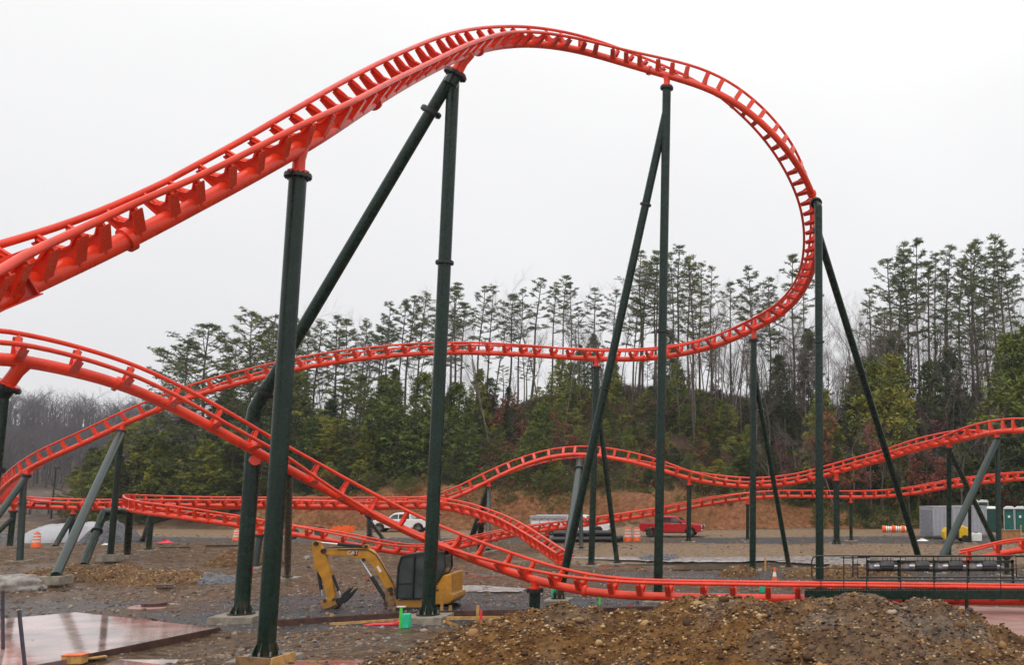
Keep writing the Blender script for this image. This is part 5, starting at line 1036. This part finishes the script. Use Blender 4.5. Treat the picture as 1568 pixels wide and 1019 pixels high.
NM = dict(pine='pine_tree', bigpine='pine_tree', thinpine='pine_tree', cedar='evergreen_tree', youngpine='pine_tree', darkever='evergreen_tree', bare='bare_tree', sapling='bare_tree', rustoak='oak_tree', purpletree='young_tree')
NT = [0]; TREES = []
def tree(kind, px, pyt, Y, wide=1.0, rs=None):
    a = at(px, pyt, Y); zb = T(a.x, Y); h = a.z - zb
    if h < 1.2: return
    v = KIND[kind][random.randrange(len(KIND[kind]))]; sc = h / v[2]; r = bpy.data.objects.new(NM[kind], None); COL.objects.link(r); r.location = (a.x, Y, zb)
    w = sc ** .5 * wide if kind in ('pine', 'thinpine', 'bare') else sc ** .8 * wide
    r.scale = (w, w, sc); r.rotation_euler = (0, 0, random.uniform(0, 6.28)); tag(r, LAB[kind], 'tree', {'pine': 'pines on the ridge', 'bigpine': 'broad pines at the left', 'thinpine': 'slender pines on the ridge', 'cedar': 'yellow green evergreens on the slope', 'youngpine': 'young pines on the slope', 'darkever': 'dark evergreens on the slope', 'bare': 'tall leafless trees', 'sapling': 'leafless saplings', 'rustoak': 'rust leaved trees', 'purpletree': 'purple brown trees'}[kind])
    t = bpy.data.objects.new('trunk', v[0]); COL.objects.link(t); t.parent = r
    if v[1]: c = bpy.data.objects.new('crown', v[1]); COL.objects.link(c); c.parent = r
    NT[0] += 1; TREES.append((r, kind))
random.seed(11)
TOPX = [230, 262, 300, 345, 400, 440, 500, 560, 600, 640, 700, 750, 800, 850, 900, 950, 975, 995, 1040, 1080, 1115, 1165, 1215, 1240, 1290, 1340, 1370, 1400, 1430, 1480, 1520, 1568]
TOPY = [600, 522, 505, 498, 478, 476, 478, 472, 458, 446, 430, 438, 425, 420, 426, 436, 420, 385, 378, 398, 432, 405, 388, 420, 470, 455, 378, 368, 385, 372, 368, 370]
def topy(x): return float(np.interp(x, TOPX, TOPY))
for x in np.arange(405, 1135, 17):                      # ridge line
    px = x + random.uniform(-8, 8); k = 'pine' if random.random() < .6 else 'thinpine'
    if random.random() < (.35 if px > 960 else .15): k = 'bare'
    tree(k, px, topy(px) + abs(random.gauss(0, 14)), random.uniform(146, 168), random.uniform(.85, 1.15))
for x in np.arange(440, 1000, 40): tree(random.choice(['thinpine', 'bare']), x + random.uniform(-14, 14), topy(x) + random.uniform(25, 60), random.uniform(140, 172))
for px, py, w in ((326, 500, 1.3), (395, 480, 1.0), (290, 522, 1.0), (355, 520, .8), (425, 500, .9)): tree('bigpine', px, py, random.uniform(118, 128), w * .85)
for px, py in ((985, 386), (1008, 392), (1040, 379), (1068, 392), (1090, 405), (1165, 406), (1180, 425), (1218, 388), (1233, 402), (1150, 440), (1330, 440), (1345, 470), (1372, 380), (1390, 372), (1404, 366), (1428, 388), (1440, 378), (1462, 395), (1478, 372), (1492, 372), (1507, 388), (1520, 364), (1538, 380), (1556, 368), (1575, 372), (1600, 368), (1360, 398), (1415, 400), (1450, 410), (1535, 410), (1500, 420)):
    tree('pine' if random.random() < .7 else 'thinpine', px, py + random.uniform(-2, 5), random.uniform(132, 160), random.uniform(.95, 1.2))
for px in np.concatenate([np.arange(1090, 1380, 16), np.arange(1385, 1610, 20)]): tree('bare', px + random.uniform(-7, 7), (430 + 60 * random.random()) if px < 1200 else (430 + 80 * random.random()), random.uniform(122, 158), random.uniform(.8, 1.1))
for px in (1068, 1105, 1120, 560, 760, 870): tree('bare', px, 425 + random.uniform(0, 60), random.uniform(135, 150))
# slope, upper band
def band(kinds, x0, x1, step, f0, f1, Y0, Y1, wide=(.9, 1.2)):
    x = x0
    while x < x1:
        px = x + random.uniform(-step, step) * .4; fr_ = random.random(); Y = Y0 + (Y1 - Y0) * fr_
        tree(random.choice(kinds), px, f0(px) + (f1(px) - f0(px)) * (1 - fr_) + random.uniform(-10, 10), Y, random.uniform(*wide)); x += step
I_ = lambda *p: (lambda x: float(np.interp(x, p[0::2], p[1::2])))
band(['youngpine', 'cedar', 'darkever', 'youngpine'], 440, 740, 10, I_(440, 560, 520, 575, 600, 580, 700, 590, 740, 600), I_(440, 655, 740, 690), 116, 146)
band(['youngpine', 'darkever', 'cedar', 'youngpine'], 120, 450, 12, I_(110, 700, 180, 650, 250, 610, 350, 585, 450, 575), I_(110, 735, 250, 690, 450, 665), 114, 135)
band(['darkever', 'youngpine'], 430, 1150, 20, I_(430, 690, 800, 700, 1150, 700), I_(430, 735, 1150, 735), 113, 117)
band(['youngpine', 'darkever', 'cedar', 'sapling', 'youngpine'], 740, 1160, 12, I_(740, 585, 900, 580, 1000, 570, 1160, 570), I_(740, 670, 1160, 680), 120, 150)
band(['sapling', 'purpletree', 'sapling', 'rustoak'], 700, 1180, 24, I_(700, 590, 1180, 570), I_(700, 690, 1180, 690), 118, 150)
band(['youngpine', 'darkever', 'darkever', 'sapling', 'bare', 'sapling', 'purpletree'], 1170, 1600, 10, I_(1170, 575, 1260, 560, 1350, 545, 1450, 575, 1568, 520), I_(1170, 690, 1568, 690), 116, 146)
band(['rustoak', 'rustoak', 'sapling', 'darkever'], 1200, 1610, 19, I_(1200, 640, 1568, 640), I_(1200, 730, 1568, 720), 112, 120)
band(['purpletree', 'sapling', 'bare'], 230, 700, 45, I_(230, 640, 700, 600), I_(230, 700, 700, 680), 115, 145)
for px, py in ((1368, 548), (1340, 560), (1260, 600), (1545, 520), (1575, 505), (1370, 690), (700, 590), (650, 575), (590, 580), (828, 622)): tree('cedar', px, py, random.uniform(116, 126), 1.15)
for px, py in ((470, 700), (1550, 640)): tree('darkever', px, py, 114, 1.3)
band(['sapling', 'thinpine', 'bare', 'cedar', 'sapling'], 430, 1160, 17, I_(430, 560, 700, 540, 800, 520, 1160, 500), I_(430, 590, 700, 590, 800, 560, 1160, 560), 140, 162, (.7, 1.1))
def shrub(kind, px, Y, h, wide=1.0):
    x = (px - CX) / F * Y; a = Vector((x, Y, T(x, Y) + h)); q = proj(a); tree(kind, q[0], q[1], Y, wide)
for i in range(60):
    px = random.uniform(700, 1180); shrub(random.choice(['cedar', 'darkever', 'darkever', 'purpletree', 'rustoak']), px, random.uniform(116, 160), random.uniform(1.8, 4.5), random.uniform(1.3, 1.8))
for i in range(26):
    px = random.choice([random.uniform(120, 700), random.uniform(1180, 1600)]); shrub(random.choice(['cedar', 'darkever', 'rustoak']), px, random.uniform(113, 120), random.uniform(1.5, 3.2), random.uniform(1.3, 1.7))
band(['bare', 'sapling', 'bare', 'bare', 'sapling'], 1040, 1610, 14, I_(1040, 470, 1300, 450, 1568, 430), I_(1040, 540, 1568, 520), 135, 165, (.8, 1.1))
band(['bare', 'sapling', 'bare', 'darkever', 'bare'], 1120, 1610, 8, I_(1120, 500, 1300, 480, 1568, 470), I_(1120, 580, 1568, 560), 125, 155, (.8, 1.1))
band(['bare', 'sapling'], 1150, 1610, 26, I_(1150, 620, 1568, 600), I_(1150, 660, 1568, 640), 113, 118, (.7, .9))
# undergrowth over the slope (nobody could count it)
def undergrowth(name, label, n, m, size, xr, tr_, per=10, twig=False, zoff=.5, hgt=.6):
    X = rng.uniform(*xr, n); t_ = rng.uniform(*tr_, n); Yg = np.interp(X, FTX, FTY) + t_; ok = vnoise(X, Yg, 5, 61 if twig else 66) > .30; X, Yg = X[ok], Yg[ok]
    C = np.stack([X, Yg, terrain(X, Yg) + rng.random(len(X)) * zoff], -1)
    V, Fc = leaves(C, per, hgt, size, .9, .7 if twig else .2, .05 if twig else .5); o = npmesh(name, V, Fc, m); tag(o, label, 'undergrowth', kind='stuff')
undergrowth('dry_brush', 'dry brown brush and dead twigs covering the wooded slope', 26000, 'brush', 1.1, (-92, 48), (7, 66), 9, True, 1.0, .7)
undergrowth('green_brush', 'low green briars and shrubs over the wooded slope', 13000, 'brushgreen', .30, (-92, 48), (6, 60), 16, False, 1.1, .55)
undergrowth('dead_leaves', 'rust brown dead leaf clumps low on the slope', 3500, 'rustleaf', .24, (-40, 48), (5, 40), 12, False, 1.3, .5)
undergrowth('straw_grass', 'dry straw and weeds along the top and face of the dirt bank', 9500, 'straw', .8, (-58, 48), (.5, 9), 7, True, .1, .30)
undergrowth('bank_briars', 'dull olive briars and brush breaking up the bare earth bank', 1500, 'brushgreen', .26, (-58, 20), (3, 10), 16, False, .6, .5)
undergrowth('bank_weeds', 'green weeds along the foot of the bank on the right', 900, 'brushgreen', .28, (2, 28), (-.5, 5), 14, False, .5, .45)
# far bare wood on the valley side at the left
def farwood():
    Vs = []; Fs = []; nb = 0; var = [mk_bare(200 + i, h=16, r0=.24, spread=.45, lv=4)[0] for i in range(5)]
    for i in range(700):
        px = rng.uniform(-60, 300); Y = rng.uniform(330, 470) ; x = (px - CX) / F * Y; V, Fc = var[i % 5]; a = rng.uniform(0, 6.28); s_ = rng.uniform(.8, 1.3); w_ = s_ * 1.1
        R_ = np.array([[math.cos(a), -math.sin(a), 0], [math.sin(a), math.cos(a), 0], [0, 0, 1]]); Q = (V * np.array([w_, w_, s_])) @ R_.T + np.array([x, Y, T(x, Y)]); Vs.append(Q); Fs.append(Fc + nb); nb += len(V)
    o = npmesh('far_wood', np.concatenate(Vs), np.concatenate(Fs), 'farwood'); tag(o, 'misty leafless wood on the far hillside at the left', 'wood', kind='stuff')
farwood()
ORD = ['first', 'second', 'third', 'fourth', 'fifth', 'sixth', 'seventh', 'eighth', 'ninth', 'tenth', 'eleventh', 'twelfth', 'thirteenth', 'fourteenth', 'fifteenth', 'sixteenth', 'seventeenth', 'eighteenth', 'nineteenth', 'twentieth']
ORD += ['twenty ' + o for o in ORD[:9]] + ['thirtieth'] + ['thirty ' + o for o in ORD[:9]]
LMK = [(-999, 'left edge of the photo'), (180, 'left tripod support'), (300, 'left track crossing'), (435, 'tall front column'), (560, 'white pickup'), (668, 'excavator column'), (760, 'foot of the rear hump'), (850, 'hump crest'), (930, 'leaning arch brace'), (1008, 'slim arch column'), (1085, 'red pickup bonnet'), (1157, 'plunging curve foot column'), (1256, 'outer curve column'), (1330, 'fallen orange barrels'), (1412, 'trailer end door'), (1490, 'yellow generator'), (1545, 'green toilet door')]
KL = dict(pine='tall layered pine', bigpine='broad spreading pine', thinpine='slender bare stemmed pine', cedar='yellow green evergreen', youngpine='bushy young pine', darkever='dark green evergreen', bare='tall leafless tree', sapling='thin leafless sapling', rustoak='rust leaved small tree', purpletree='purple brown small tree')
byk = {}
for o, k in TREES:
    px, py = proj(o.matrix_basis.translation + Vector((0, 0, 3))); j = max(i for i, (x, _) in enumerate(LMK) if px >= x); byk.setdefault((k, j), []).append((px, o))
for (k, j), l in byk.items():
    l.sort(key=lambda t_: t_[0])
    for i, (px, o) in enumerate(l):
        o['label'] = f"{ORD[min(i, 38)]} {KL[k]} rightward from above the {LMK[j][1]}" if j else f"{ORD[min(i, 38)]} {KL[k]} in from the left edge of the photo"
# ------------------------------------------------------------------ haze
hm = bpy.data.materials.new('mist'); hm.use_nodes = True; n_ = hm.node_tree.nodes; n_.remove(n_['Principled BSDF']); pv = n_.new('ShaderNodeVolumePrincipled')
pv.inputs['Color'].default_value = (.98, .985, 1, 1); pv.inputs['Density'].default_value = HAZE = .00022; pv.inputs['Anisotropy'].default_value = .3
hm.node_tree.links.new(pv.outputs[0], n_['Material Output'].inputs['Volume'])
hb = MB().box((-150, 730, 46), (1300, 1640, 110)).build('haze', hm, smooth=0); hb['kind'] = 'stuff'; hb['label'] = 'thin grey mist hanging over the valley'
